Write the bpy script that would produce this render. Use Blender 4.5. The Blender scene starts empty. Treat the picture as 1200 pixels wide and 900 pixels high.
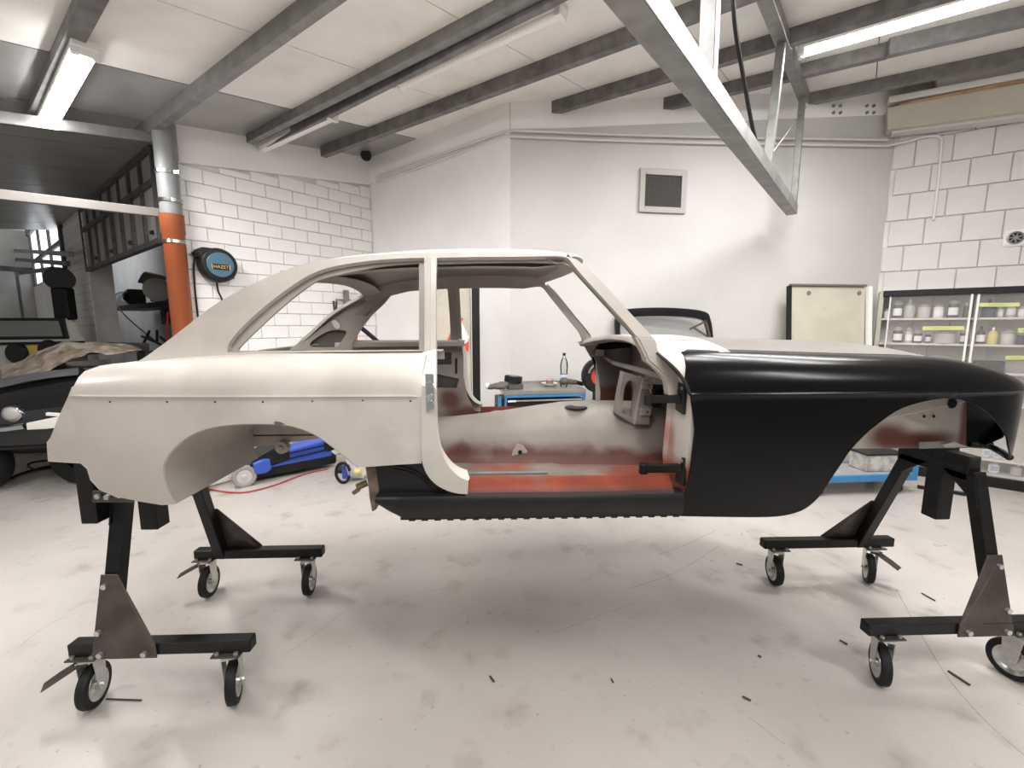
import bpy, bmesh, math, random
from math import sin, cos, pi, radians, sqrt, atan2, asin, floor
from mathutils import Vector, Matrix
from mathutils.geometry import delaunay_2d_cdt
random.seed(7)
SC = bpy.context.scene
COL = SC.collection

# ---------------------------------------------------------------- camera
FPX, EYE, PITCH, YAW = 510.0, 1.72, radians(7.7), radians(2.0)
cd = bpy.data.cameras.new('camera')
cam = bpy.data.objects.new('camera', cd)
COL.objects.link(cam)
cam.location = (0, 0, EYE)
cam.rotation_euler = (pi / 2 - PITCH, 0, -YAW)
cd.sensor_fit = 'HORIZONTAL'
cd.sensor_width = 36
cd.lens = FPX / 1200 * 36
cd.clip_start = 0.05
SC.camera = cam

# ---------------------------------------------------------------- world and exposure
wd = bpy.data.worlds.new('world')
SC.world = wd
wd.use_nodes = True
wd.node_tree.nodes['Background'].inputs[0].default_value = (1.0, 0.985, 0.97, 1)
wd.node_tree.nodes['Background'].inputs[1].default_value = 0.20
SC.view_settings.view_transform = 'Standard'
SC.view_settings.look = 'None'
SC.view_settings.gamma = 1
SC.view_settings.exposure = 0.88
SC.cycles.use_denoising = True
SC.cycles.max_bounces = 8
SC.cycles.transparent_max_bounces = 12
LAMP_W = 30.0          # watts of one fluorescent fitting

# ---------------------------------------------------------------- pixel <-> place helpers
_r = Vector((cos(YAW), -sin(YAW), 0))
_f = Vector((sin(YAW) * cos(PITCH), cos(YAW) * cos(PITCH), -sin(PITCH)))
_u = Vector((sin(YAW) * sin(PITCH), cos(YAW) * sin(PITCH), cos(PITCH)))
EYEV = Vector((0, 0, EYE))
def ray(x, y): return _r * ((x - 600) / FPX) + _f - _u * ((y - 450) / FPX)
def at(x, y, Y):
    q = ray(x, y); return EYEV + q * (Y / q.y)
def atz(x, y, z=0.0):
    q = ray(x, y); return EYEV + q * ((z - EYE) / q.z)
def onpl(x, y, p, n):
    q = ray(x, y); n = Vector(n); return EYEV + q * ((Vector(p) - EYEV).dot(n) / q.dot(n))

# ---------------------------------------------------------------- materials
MATS = {}
def N(nt, t, **kw):
    n = nt.nodes.new(t)
    for k, v in kw.items():
        if k in n.inputs: n.inputs[k].default_value = v
        else: setattr(n, k, v)
    return n
def c4(c): return (c[0], c[1], c[2], 1)
def mat(name, col, rough=.5, metal=0., var=.0, vscale=6., bump=0., bscale=60., spec=.5, coat=0., layers=(), emit=None, trans=0., rvar=0., stretch=None, alpha=1., ior=1.45):
    """Principled material; var = soft colour variation, layers = [(colour, mask kind, args...)] painted on top."""
    if name in MATS: return MATS[name]
    m = bpy.data.materials.new(name); MATS[name] = m
    m.use_nodes = True
    nt = m.node_tree; b = nt.nodes['Principled BSDF']; L = nt.links.new
    b.inputs['Roughness'].default_value = rough
    b.inputs['Metallic'].default_value = metal
    b.inputs['Specular IOR Level'].default_value = spec
    b.inputs['Coat Weight'].default_value = coat
    b.inputs['Coat Roughness'].default_value = .08
    b.inputs['IOR'].default_value = ior
    b.inputs['Alpha'].default_value = alpha
    if trans: b.inputs['Transmission Weight'].default_value = trans
    if emit:
        b.inputs['Emission Color'].default_value = c4(emit[0]); b.inputs['Emission Strength'].default_value = emit[1]
    b.inputs['Base Color'].default_value = c4(col)
    tc = nt.nodes.new('ShaderNodeTexCoord'); co = tc.outputs['Object']
    if stretch:
        mp = N(nt, 'ShaderNodeMapping'); mp.inputs['Scale'].default_value = stretch
        L(co, mp.inputs['Vector']); co2 = mp.outputs[0]
    else: co2 = co
    cur = None
    def noise(scale, detail=4, src=None):
        n = N(nt, 'ShaderNodeTexNoise'); n.inputs['Scale'].default_value = scale; n.inputs['Detail'].default_value = detail
        L(src or co2, n.inputs['Vector']); return n.outputs['Fac']
    def mix(fac, a, c2):
        x = N(nt, 'ShaderNodeMix', data_type='RGBA')
        if isinstance(fac, (int, float)): x.inputs[0].default_value = fac
        else: L(fac, x.inputs[0])
        if isinstance(a, tuple): x.inputs[6].default_value = c4(a)
        else: L(a, x.inputs[6])
        if isinstance(c2, tuple): x.inputs[7].default_value = c4(c2)
        else: L(c2, x.inputs[7])
        return x.outputs[2]
    def ramp(src, lo, hi):
        r = N(nt, 'ShaderNodeMapRange'); r.interpolation_type = 'SMOOTHSTEP'
        r.inputs[1].default_value = lo; r.inputs[2].default_value = hi
        L(src, r.inputs[0]); return r.outputs[0]
    def mth(op, a, b2):
        x = N(nt, 'ShaderNodeMath', operation=op)
        for i, v in enumerate((a, b2)):
            if isinstance(v, (int, float)): x.inputs[i].default_value = v
            else: L(v, x.inputs[i])
        return x.outputs[0]
    cur = col
    if var:
        d = tuple(max(0, c * (1 - var)) for c in col); e = tuple(min(1, c * (1 + var * .6)) for c in col)
        cur = mix(ramp(noise(vscale), .3, .7), d, e)
    sep = None
    for ly in layers:
        lc, kind = ly[0], ly[1]
        if kind == 'noise':      # scale, lo, hi, strength
            msk = mth('MULTIPLY', ramp(noise(ly[2], 6), ly[3], ly[4]), ly[5])
        elif kind == 'axis':     # axis, lo, hi, jitter, strength : full at hi
            if sep is None: sep = N(nt, 'ShaderNodeSeparateXYZ'); L(co, sep.inputs[0])
            v = mth('ADD', sep.outputs[ly[2]], mth('MULTIPLY', mth('SUBTRACT', noise(7, 3, co), .5), ly[5]))
            msk = mth('MULTIPLY', ramp(v, ly[3], ly[4]), ly[6])
        elif kind == 'blob':     # centre, r0 (full), r1 (none), jitter, strength, axis scale
            sub = N(nt, 'ShaderNodeVectorMath', operation='SUBTRACT'); L(co, sub.inputs[0]); sub.inputs[1].default_value = ly[2]
            ms = N(nt, 'ShaderNodeVectorMath', operation='MULTIPLY'); L(sub.outputs[0], ms.inputs[0]); ms.inputs[1].default_value = ly[7] if len(ly) > 7 else (1, 1, 1)
            ln = N(nt, 'ShaderNodeVectorMath', operation='LENGTH'); L(ms.outputs[0], ln.inputs[0])
            v = mth('ADD', ln.outputs['Value'], mth('MULTIPLY', mth('SUBTRACT', noise(9, 3, co), .5), ly[5]))
            msk = mth('MULTIPLY', ramp(v, ly[4], ly[3]), ly[6])
        elif kind == 'wave':     # scale, distortion, lo, hi, strength, direction
            w = N(nt, 'ShaderNodeTexWave'); w.inputs['Scale'].default_value = ly[2]; w.inputs['Distortion'].default_value = ly[3]
            w.bands_direction = ly[7] if len(ly) > 7 else 'X'
            L(co2, w.inputs['Vector']); msk = mth('MULTIPLY', ramp(w.outputs['Fac'], ly[4], ly[5]), ly[6])
        cur = mix(msk, cur, lc)
    if not isinstance(cur, tuple): L(cur, b.inputs['Base Color'])
    if rvar:
        rr = ramp(noise(vscale * 1.7), .3, .7)
        L(mth('ADD', mth('MULTIPLY', rr, rvar), rough - rvar / 2), b.inputs['Roughness'])
    if bump:
        bp = N(nt, 'ShaderNodeBump'); bp.inputs['Strength'].default_value = bump; bp.inputs['Distance'].default_value = .01
        L(noise(bscale, 5), bp.inputs['Height']); L(bp.outputs[0], b.inputs['Normal'])
    return m

def glassmat(name, tint=(.975, .985, .985), rough=.02, refl=.10):
    if name in MATS: return MATS[name]
    m = bpy.data.materials.new(name); MATS[name] = m; m.use_nodes = True
    nt = m.node_tree; nt.nodes.remove(nt.nodes['Principled BSDF']); out = nt.nodes['Material Output']
    t = N(nt, 'ShaderNodeBsdfTransparent'); t.inputs[0].default_value = c4(tint)
    g = N(nt, 'ShaderNodeBsdfGlossy'); g.inputs['Roughness'].default_value = rough
    fr = N(nt, 'ShaderNodeFresnel'); fr.inputs[0].default_value = 1.45
    mx = N(nt, 'ShaderNodeMixShader'); nt.links.new(fr.outputs[0], mx.inputs[0])
    nt.links.new(t.outputs[0], mx.inputs[1]); nt.links.new(g.outputs[0], mx.inputs[2]); nt.links.new(mx.outputs[0], out.inputs[0])
    return m

M = {}
RED = (.34, .062, .022)
DRED = (.095, .019, .008)
M['primer'] = mat('grey_primer', (.44, .408, .374), .42, var=.07, vscale=3.2, spec=.4, rvar=.2, layers=[((.34, .313, .285), 'noise', 2.3, .52, .66, .55), ((.52, .492, .462), 'noise', 4.2, .57, .7, .5)])
M['primer_shaded'] = mat('grey_primer_shaded', (.33, .30, .272), .55, var=.12, vscale=5)  # same primer darkened: the shade of inner surfaces is in the colour
M['dark_in'] = mat('dark_grey_and_cavity_shade', (.10, .09, .083), .6, var=.15, vscale=4)  # dark grey parts, and painted shade behind the far cutouts
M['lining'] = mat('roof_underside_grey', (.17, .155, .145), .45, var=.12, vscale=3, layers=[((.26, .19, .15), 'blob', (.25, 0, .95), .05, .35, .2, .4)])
M['wing'] = mat('black_wing_coat', (.003, .003, .0032), .22, var=.12, vscale=4, spec=.17)
M['blackpanel'] = mat('black_panel_coat', (.010, .010, .0105), .38, var=.2, vscale=6, spec=.3)
M['red'] = mat('red_oxide_primer', RED, .5, var=.25, vscale=7, layers=[((.05, .04, .04), 'noise', 6, .6, .75, .5)])
M['bonnet'] = mat('brown_grey_primer', (.135, .122, .11), .4, var=.08, vscale=4)
M['steel_black'] = mat('black_mill_steel', (.008, .0078, .0078), .42, metal=.0, spec=.3, var=.35, vscale=14, layers=[((.12, .11, .10), 'noise', 5, .58, .8, .35)])
M['steel_plate'] = mat('dark_rolled_steel', (.075, .062, .053), .40, metal=.4, var=.3, vscale=9)
M['zinc'] = mat('zinc_plate', (.55, .55, .53), .32, metal=.85, var=.12, vscale=20)
M['galv'] = mat('galvanised_steel', (.24, .235, .23), .45, metal=.5, var=.2, vscale=9)
M['rubber'] = mat('black_rubber', (.013, .013, .013), .6, spec=.3, var=.3, vscale=20)
M['chrome'] = mat('polished_zinc', (.75, .78, .80), .12, metal=1)
M['steel_dark'] = mat('dark_beam_steel', (.19, .18, .175), .5, metal=.35, var=.3, vscale=9)
M['white_metal'] = mat('white_enamel', (.78, .76, .73), .35, var=.04)
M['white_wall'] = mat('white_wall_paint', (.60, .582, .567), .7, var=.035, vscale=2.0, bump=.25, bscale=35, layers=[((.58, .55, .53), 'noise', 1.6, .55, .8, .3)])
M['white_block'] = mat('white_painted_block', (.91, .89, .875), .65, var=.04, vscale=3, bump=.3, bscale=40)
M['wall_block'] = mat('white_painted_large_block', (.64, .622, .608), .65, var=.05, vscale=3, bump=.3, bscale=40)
M['white_wall_lit'] = mat('lightened_white_wall_paint', (.90, .88, .865), .7, var=.03, vscale=2.0, bump=.25, bscale=35)  # wall paint made lighter to make up for weak light
M['mortar'] = mat('white_painted_joint', (.72, .69, .66), .8, var=.15, vscale=3)
M['ceil_panel'] = mat('cream_roof_panel', (.86, .83, .795), .45, var=.06, vscale=2, stretch=(1, 1, 1), layers=[((.64, .61, .57), 'noise', 2.6, .5, .75, .35)])
M['ceil_metal'] = mat('metal_roof_panel', (.42, .41, .40), .30, metal=.45, var=.15, vscale=2)
M['black'] = mat('black_plastic', (.013, .013, .0135), .45, spec=.3, var=.15, vscale=15)
M['blue'] = mat('blue_enamel', (.045, .20, .42), .4, var=.05)
M['bluep'] = mat('blue_plastic', (.045, .10, .50), .4, var=.08)
M['orange_pipe'] = mat('orange_drain_plastic', (.27, .068, .022), .45, var=.1, vscale=5)
M['grey_pipe'] = mat('grey_drain_plastic', (.22, .225, .23), .38, var=.08, vscale=5)
M['glass'] = glassmat('clear_glass')
M['hazeglass'] = mat('dusty_cabinet_glass', (.8, .78, .75), .25, trans=0, alpha=.22)
M['cream'] = mat('cream_enamel', (.50, .465, .38), .5, var=.08, vscale=3, layers=[((.36, .33, .27), 'noise', 3, .58, .72, .4)])

# ---------------------------------------------------------------- mesh builder
class MB:
    def __init__(s): s.v = []; s.f = []; s.mi = []
    def add(s, vs, fs, mi=0):
        b = len(s.v); s.v += [Vector(p) for p in vs]
        for f in fs: s.f.append(tuple(b + i for i in f)); s.mi.append(mi)
        return s
    def box(s, c, d, R=None, mi=0):
        c = Vector(c); h = Vector(d) / 2; vs = []
        for k in range(8):
            p = Vector(((1 if k & 1 else -1) * h.x, (1 if k & 2 else -1) * h.y, (1 if k & 4 else -1) * h.z))
            vs.append(c + (R @ p if R else p))
        return s.add(vs, [(0, 2, 3, 1), (4, 5, 7, 6), (0, 1, 5, 4), (2, 6, 7, 3), (0, 4, 6, 2), (1, 3, 7, 5)], mi)
    def beam(s, a, b, w, h, up=(0, 0, 1), mi=0):
        a = Vector(a); b = Vector(b); d = b - a; L = d.length; x = d / L; u = Vector(up)
        y = u.cross(x)
        if y.length < 1e-4: y = Vector((0, 1, 0)).cross(x)
        y.normalize(); z = x.cross(y)
        return s.box((a + b) / 2, (L, w, h), Matrix((x, y, z)).transposed(), mi)
    def cyl(s, a, b, r, r2=None, n=16, mi=0, cap=True):
        a = Vector(a); b = Vector(b); r2 = r if r2 is None else r2
        x = (b - a).normalized(); y = x.orthogonal().normalized(); z = x.cross(y); vs = []
        for (p, q) in ((a, r), (b, r2)):
            for k in range(n): vs.append(p + (y * cos(2 * pi * k / n) + z * sin(2 * pi * k / n)) * q)
        fs = [(k, (k + 1) % n, n + (k + 1) % n, n + k) for k in range(n)]
        if cap: fs += [tuple(reversed(range(n))), tuple(range(n, 2 * n))]
        return s.add(vs, fs, mi)
    def lathe(s, o, axis, prof, n=24, mi=0, a0=0., a1=2 * pi):
        o = Vector(o); x = Vector(axis).normalized(); y = x.orthogonal().normalized(); z = x.cross(y); vs = []; fs = []; m = len(prof)
        full = abs(a1 - a0 - 2 * pi) < 1e-6; nn = n if full else n + 1
        for k in range(nn):
            t = a0 + (a1 - a0) * k / n; d = y * cos(t) + z * sin(t)
            for (r, h) in prof: vs.append(o + x * h + d * r)
        for k in range(n):
            k2 = (k + 1) % nn
            for j in range(m - 1): fs.append((k * m + j, k2 * m + j, k2 * m + j + 1, k * m + j + 1))
        return s.add(vs, fs, mi)
    def tube(s, pts, r, n=8, mi=0, cap=True):
        P = [Vector(p) for p in pts]; m = len(P); vs = []; ref = None
        for i in range(m):
            t = (P[min(i + 1, m - 1)] - P[max(i - 1, 0)]).normalized()
            if ref is None: ref = t.orthogonal().normalized()
            ref = (ref - t * ref.dot(t)).normalized(); z = t.cross(ref)
            for k in range(n): vs.append(P[i] + (ref * cos(2 * pi * k / n) + z * sin(2 * pi * k / n)) * r)
        fs = [(i * n + k, i * n + (k + 1) % n, (i + 1) * n + (k + 1) % n, (i + 1) * n + k) for i in range(m - 1) for k in range(n)]
        if cap: fs += [tuple(reversed(range(n))), tuple(range((m - 1) * n, m * n))]
        return s.add(vs, fs, mi)
    def prism(s, pts, off, mi=0):
        P = [Vector(p) for p in pts]; o = Vector(off); n = len(P)
        return s.add(P + [p + o for p in P], [tuple(reversed(range(n))), tuple(range(n, 2 * n))] + [(k, (k + 1) % n, n + (k + 1) % n, n + k) for k in range(n)], mi)
    def sheet(s, rows, mi=0, closed=False):
        m = len(rows[0]); vs = [p for r in rows for p in r]; fs = []
        for i in range(len(rows) - 1):
            for j in range(m if closed else m - 1):
                j2 = (j + 1) % m; fs.append((i * m + j, i * m + j2, (i + 1) * m + j2, (i + 1) * m + j))
        return s.add(vs, fs, mi)
    def ball(s, c, r, nu=16, nv=10, R=None, mi=0):
        c = Vector(c); r = Vector(r) if not isinstance(r, (int, float)) else Vector((r, r, r)); rows = []
        for i in range(nv + 1):
            t = pi * i / nv
            row = []
            for k in range(nu):
                p = Vector((r.x * sin(t) * cos(2 * pi * k / nu), r.y * sin(t) * sin(2 * pi * k / nu), r.z * cos(t)))
                row.append(c + (R @ p if R else p))
            rows.append(row)
        return s.sheet(rows, mi, True)
    def thicken(s, th):
        """give an open sheet a thickness th against its normals"""
        bm = bmesh.new(); vs = [bm.verts.new(p) for p in s.v]
        for f in s.f:
            try: bm.faces.new([vs[i] for i in f])
            except ValueError: pass
        bmesh.ops.remove_doubles(bm, verts=bm.verts[:], dist=1e-5)
        bm.normal_update(); bm.verts.index_update(); V = [v.co.copy() for v in bm.verts]; Nn = [v.normal.copy() for v in bm.verts]; n = len(V)
        Fs = [tuple(v.index for v in f.verts) for f in bm.faces]
        rim = []
        for e in bm.edges:
            if len(e.link_faces) == 1:
                lp = e.link_loops[0]; a = lp.vert.index; b = lp.link_loop_next.vert.index; rim.append((b, a, a + n, b + n))
        bm.free()
        s.v = V + [V[i] - Nn[i] * th for i in range(n)]
        s.f = Fs + [tuple(i + n for i in reversed(f)) for f in Fs] + rim
        s.mi = [0] * len(s.f); return s
    def build(s, name, m, parent=None, smooth=0, bevel=0., fix=True, kind=None, label=None, world=True, seg=1):
        off = Vector((0, 0, 0)); q = parent
        if world:
            while q is not None: off += q.location; q = q.parent
        me = bpy.data.meshes.new(name); bm = bmesh.new(); vs = [bm.verts.new(p - off) for p in s.v]
        for f, k in zip(s.f, s.mi):
            try: bm.faces.new([vs[i] for i in f]).material_index = k
            except ValueError: pass
        bmesh.ops.remove_doubles(bm, verts=bm.verts[:], dist=1e-6)
        if fix: bmesh.ops.recalc_face_normals(bm, faces=bm.faces[:])
        if bevel:
            ed = [e for e in bm.edges if len(e.link_faces) == 2 and e.calc_face_angle(0) > .5]
            if ed: bmesh.ops.bevel(bm, geom=ed, offset=bevel, segments=seg, affect='EDGES', clamp_overlap=True)
        bm.to_mesh(me); bm.free()
        for x in (m if isinstance(m, (list, tuple)) else [m]): me.materials.append(x)
        if smooth:
            for p in me.polygons: p.use_smooth = True
            me.set_sharp_from_angle(angle=radians(smooth))
        o = bpy.data.objects.new(name, me); COL.objects.link(o)
        if parent is not None: o.parent = parent
        if kind: o['kind'] = kind
        if label: o['label'] = label
        return o
def tag(o, label, cat, group=None):
    o['label'] = label; o['category'] = cat
    if group: o['group'] = group
    return o
def thing(name, label, cat, loc=(0, 0, 0), rz=0., group=None):
    o = bpy.data.objects.new(name, None); COL.objects.link(o); o.location = loc; o.rotation_euler = (0, 0, rz); o.empty_display_size = .1
    return tag(o, label, cat, group)
def empty(name, loc=(0, 0, 0), rz=0., parent=None):
    o = bpy.data.objects.new(name, None); COL.objects.link(o); o.location = loc; o.rotation_euler = (0, 0, rz); o.parent = parent; o.empty_display_size = .05
    return o
def dup(o, parent=None, **kw):
    c = o.copy(); COL.objects.link(c)
    if parent is not None: c.parent = parent
    for ch in list(o.children): dup(ch, c)
    return c
def inst(name, src, parent, loc, rot=None):
    o = bpy.data.objects.new(name, src.data); COL.objects.link(o); o.parent = parent; o.location = loc
    if rot: o.rotation_euler = rot
    return o
def struct(o): o['kind'] = 'structure'; return o
def text(name, body, size, mtx, m, parent=None, ext=.0006, align='CENTER'):
    cu = bpy.data.curves.new(name, 'FONT'); cu.body = body; cu.size = size; cu.extrude = ext; cu.align_x = align; cu.align_y = 'CENTER'; cu.resolution_u = 2
    ob = bpy.data.objects.new(name, cu); COL.objects.link(ob); bpy.context.view_layer.update()
    me = bpy.data.meshes.new_from_object(ob.evaluated_get(bpy.context.evaluated_depsgraph_get())); bpy.data.objects.remove(ob); bpy.data.curves.remove(cu)
    off = Vector((0, 0, 0)); q = parent
    while q is not None: off += q.location; q = q.parent
    me.transform(mtx); me.transform(Matrix.Translation(-off)); me.materials.clear(); me.materials.append(m)
    o = bpy.data.objects.new(name, me); COL.objects.link(o)
    if parent is not None: o.parent = parent
    return o
def frame(x, y, z, o): # matrix from axes and origin
    x, y, z, o = Vector(x), Vector(y), Vector(z), Vector(o)
    return Matrix(((x.x, y.x, z.x, o.x), (x.y, y.y, z.y, o.y), (x.z, y.z, z.z, o.z), (0, 0, 0, 1)))
def spl(pts, n=4):
    """Catmull-Rom through an open row of points"""
    P = [tuple(p) for p in pts]; out = []
    for i in range(len(P) - 1):
        p0 = P[max(i - 1, 0)]; p1 = P[i]; p2 = P[i + 1]; p3 = P[min(i + 2, len(P) - 1)]
        for k in range(n):
            t = k / n
            out.append(tuple(.5 * (2 * b + (c - a) * t + (2 * a - 5 * b + 4 * c - d) * t * t + (3 * b - a - 3 * c + d) * t ** 3) for a, b, c, d in zip(p0, p1, p2, p3)))
    out.append(P[-1]); return out
def itp(tab, x):
    """smooth interpolation in a sorted table"""
    if x <= tab[0][0]: return tab[0][1]
    if x >= tab[-1][0]: return tab[-1][1]
    for i in range(len(tab) - 1):
        if tab[i][0] <= x <= tab[i + 1][0]:
            x0, y0 = tab[i]; x1, y1 = tab[i + 1]; h = x1 - x0; t = (x - x0) / h
            m0 = (y1 - tab[i - 1][1]) / (x1 - tab[i - 1][0]) if i > 0 else (y1 - y0) / h
            m1 = (tab[i + 2][1] - y0) / (tab[i + 2][0] - x0) if i + 2 < len(tab) else (y1 - y0) / h
            return (2 * t ** 3 - 3 * t * t + 1) * y0 + (t ** 3 - 2 * t * t + t) * h * m0 + (-2 * t ** 3 + 3 * t * t) * y1 + (t ** 3 - t * t) * h * m1
def inside(p, poly):
    x, y = p; c = False; j = len(poly) - 1
    for i in range(len(poly)):
        xi, yi = poly[i]; xj, yj = poly[j]
        if (yi > y) != (yj > y) and x < (xj - xi) * (y - yi) / (yj - yi) + xi: c = not c
        j = i
    return c
def region(outline, holes=(), xs=(), ys=()):
    """triangles filling a flat outline with holes, with grid points inside"""
    vs = []; es = []
    for ring in [outline] + list(holes):
        b = len(vs); n = len(ring); vs += [Vector(p) for p in ring]; es += [(b + i, b + (i + 1) % n) for i in range(n)]
    segs = [(vs[a], vs[b]) for a, b in es]
    def clear(p):
        for a, b in segs:
            d = b - a; L2 = d.length_squared
            if L2 < 1e-12: continue
            t = max(0, min(1, (p - a).dot(d) / L2))
            if (a + d * t - p).length_squared < 9e-6: return False
        return True
    for x in xs:
        for y in ys:
            if inside((x, y), outline) and not any(inside((x, y), h) for h in holes):
                p = Vector((x, y))
                if clear(p): vs.append(p)
    r = delaunay_2d_cdt(vs, es, [], 0, 1e-6)
    V = r[0]; T = []
    for f in r[2]:
        c = sum((V[i] for i in f), Vector((0, 0))) / len(f)
        if inside(c, outline) and not any(inside(c, h) for h in holes):
            a = sum((V[f[i]].cross(V[f[(i + 1) % len(f)]]) for i in range(len(f))))
            T.append(tuple(f) if a > 0 else tuple(reversed(f)))
    return V, T
def lin(a, b, n): return [a + (b - a) * i / (n - 1) for i in range(n)]
# ================================================================ ROOM FRAME
AV = Vector((sin(radians(40)), cos(radians(40)), 0))      # up the roof slope, along the brick wall
BV = Vector((-AV.y, AV.x, 0))                             # along the purlins, to the far left
K0 = at(598, 381, 4.7); K0.z = 0
KSL = .14
def hitline(P, D, px, py=381):
    q = ray(px, py); a, b, c, d = D.x, -q.x, D.y, -q.y; det = a * d - b * c
    s = (-P.x * d + b * P.y) / det; return P + D * s
K1 = hitline(K0, BV, 440); K2 = hitline(K1, -AV, 226)
D3 = Vector((cos(radians(7)), sin(radians(7)), 0)); K3 = hitline(K0, D3, 1024)
D4 = Vector((cos(radians(-36)), sin(radians(-36)), 0)); K4 = K3 + D4 * 6
def cz(P): return 3.93 + KSL * AV.dot(Vector((P[0], P[1], 0)) - K0)
def rp(a, b, dz=0.):          # point on the underside of the roof, dz above it
    P = K0 + AV * a + BV * b; return Vector((P.x, P.y, 3.93 + KSL * a + dz))
def rab(P): d = Vector((P.x, P.y, 0)) - K0; return AV.dot(d), BV.dot(d)
def hall(px, py):             # ray meets roof underside
    q = ray(px, py); k = Vector((0, 0, 3.93)); n = Vector((-KSL * AV.x, -KSL * AV.y, 1)); k0 = Vector((K0.x, K0.y, 3.93)); return onpl(px, py, k0, n)

# ---------------------------------------------------------------- floor
M['floor'] = mat('sealed_workshop_floor', (.52, .488, .458), .36, var=.08, vscale=.7, spec=.42, rvar=.2, bump=.05, bscale=22, layers=[
    ((.42, .385, .355), "noise", 1.1, .42, .82, .55), ((.58, .55, .525), "noise", 2.1, .5, .85, .5),
    ((.25, .216, .19), 'noise', 4.5, .54, .80, .6), ((.24, .20, .175), 'noise', 38, .67, .73, .6), ((.29, .255, .225), 'noise', 13, .62, .78, .45)])
b = MB(); b.box((0, 3, -.05), (30, 26, .1)); floor_o = struct(b.build('floor', M['floor']))
# dark scuffs and a settlement crack in the coating, as thin inlays
M['scuff'] = mat('tyre_scuff', (.30, .27, .245), .5, var=.3, vscale=30)
def inlay(pts, w, name='floor_crack'):
    m = MB(); P = [atz(x, y, .0) for x, y in spl(pts, 4)]
    for i in range(len(P) - 1):
        d = (P[i + 1] - P[i]); n = Vector((-d.y, d.x, 0)).normalized() * w
        m.add([P[i] - n + Vector((0, 0, .0006)), P[i] + n + Vector((0, 0, .0006)), P[i + 1] + n + Vector((0, 0, .0006)), P[i + 1] - n + Vector((0, 0, .0006))], [(0, 1, 2, 3)])
    return m.build(name, M['scuff'], floor_o, fix=False)
inlay([(1050, 690), (1080, 745), (1115, 800), (1160, 850), (1200, 885)], .002)
inlay([(0, 597), (40, 586), (82, 571)], .003)
inlay([(330, 580), (370, 562), (430, 553), (480, 572)], .0025)
inlay([(770, 650), (800, 640), (838, 622)], .002)
for pts_, w_ in (([(650, 742), (700, 722), (745, 706)], .0012), ([(60, 640), (150, 622), (215, 612)], .0015), ([(575, 610), (640, 625), (690, 628)], .0015), ([(735, 690), (790, 672), (842, 640)], .0018), ([(430, 720), (470, 700), (520, 690)], .001),
                ([(880, 630), (930, 640), (990, 668), (1020, 690)], .0016), ([(330, 770), (380, 735), (420, 700)], .0012), ([(1000, 600), (1050, 612), (1110, 640)], .0014), ([(20, 760), (60, 730), (110, 712)], .0012)):
    inlay(pts_, w_, 'floor_scratch')
inlay([(878, 840), (905, 862), (920, 872)], .0015)

# ---------------------------------------------------------------- walls
def wallslab(name, P, Q, th, m, z0=0., drop=0., out=1, top=None):
    d = (Q - P).normalized(); n = Vector((-d.y, d.x, 0)) * out; mid = (P + Q) / 2
    if n.dot(mid) < 0: n = -n
    zp = (top[0] if top else cz(P) + .12) - drop; zq = (top[1] if top else cz(Q) + .12) - drop
    m1 = MB(); m1.prism([Vector((P.x, P.y, z0)), Vector((Q.x, Q.y, z0)), Vector((Q.x, Q.y, zq)), Vector((P.x, P.y, zp))], n * th)
    return struct(m1.build(name, m)), n
WBACK2, _ = wallslab('wall_back_left', K0, K1, .3, M['white_wall_lit'])
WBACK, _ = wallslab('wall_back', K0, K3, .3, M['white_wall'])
WLEFT, nL = wallslab('wall_left', K1, K2, .3, M['mortar'])
WRIGHT, nR = wallslab('wall_right', K3, K4, .3, M['mortar'])
# painted bricks of the left wall and painted blocks of the right wall, one by one
def courses(parent, P, Q, nrm, bw, bh, z0, name, m, th, joint, zcap, off0=0.):
    d = (Q - P).normalized(); L = (Q - P).length; rng = random.Random(3); R = Matrix((d, -nrm, Vector((0, 0, 1)))).transposed()
    base = {}
    r = 0; z = z0; cnt = 0
    while z < zcap(P + d * L):
        x = -off0 - (bw / 2 if r % 2 else 0)
        while x < L:
            xa, xb = max(x, 0), min(x + bw, L)
            ww = xb - xa - joint; zt = min(z + bh - joint, min(zcap(P + d * xa), zcap(P + d * xb)))
            if ww > .04 and zt - z > .03:
                key = (round(ww, 3), round(zt - z, 3))
                c = P + d * ((xa + xb) / 2) - nrm * (th / 2 - .004 + rng.uniform(-.0015, .0015)) + Vector((0, 0, z + (zt - z) / 2))
                rot = R.to_euler()
                rot.rotate(Matrix.Rotation(rng.uniform(-.006, .006), 3, 'Z'))
                if key not in base:
                    b0 = MB(); b0.box((0, 0, 0), (ww, th, zt - z)); o = b0.build(name, m, parent, bevel=.007, world=False); base[key] = o
                    o.location = c; o.rotation_euler = rot
                else: inst(name, base[key], parent, c, rot)
                cnt += 1
            x += bw
        z += bh; r += 1
    return cnt
beam_h = .34
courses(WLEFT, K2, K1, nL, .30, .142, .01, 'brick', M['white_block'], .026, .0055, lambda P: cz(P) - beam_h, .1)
courses(WRIGHT, K3, K3 + D4 * 2.9, nR, .315, .292, .02, 'block', M['wall_block'], .03, .006, lambda P: cz(P) - .45, .12)
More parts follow.
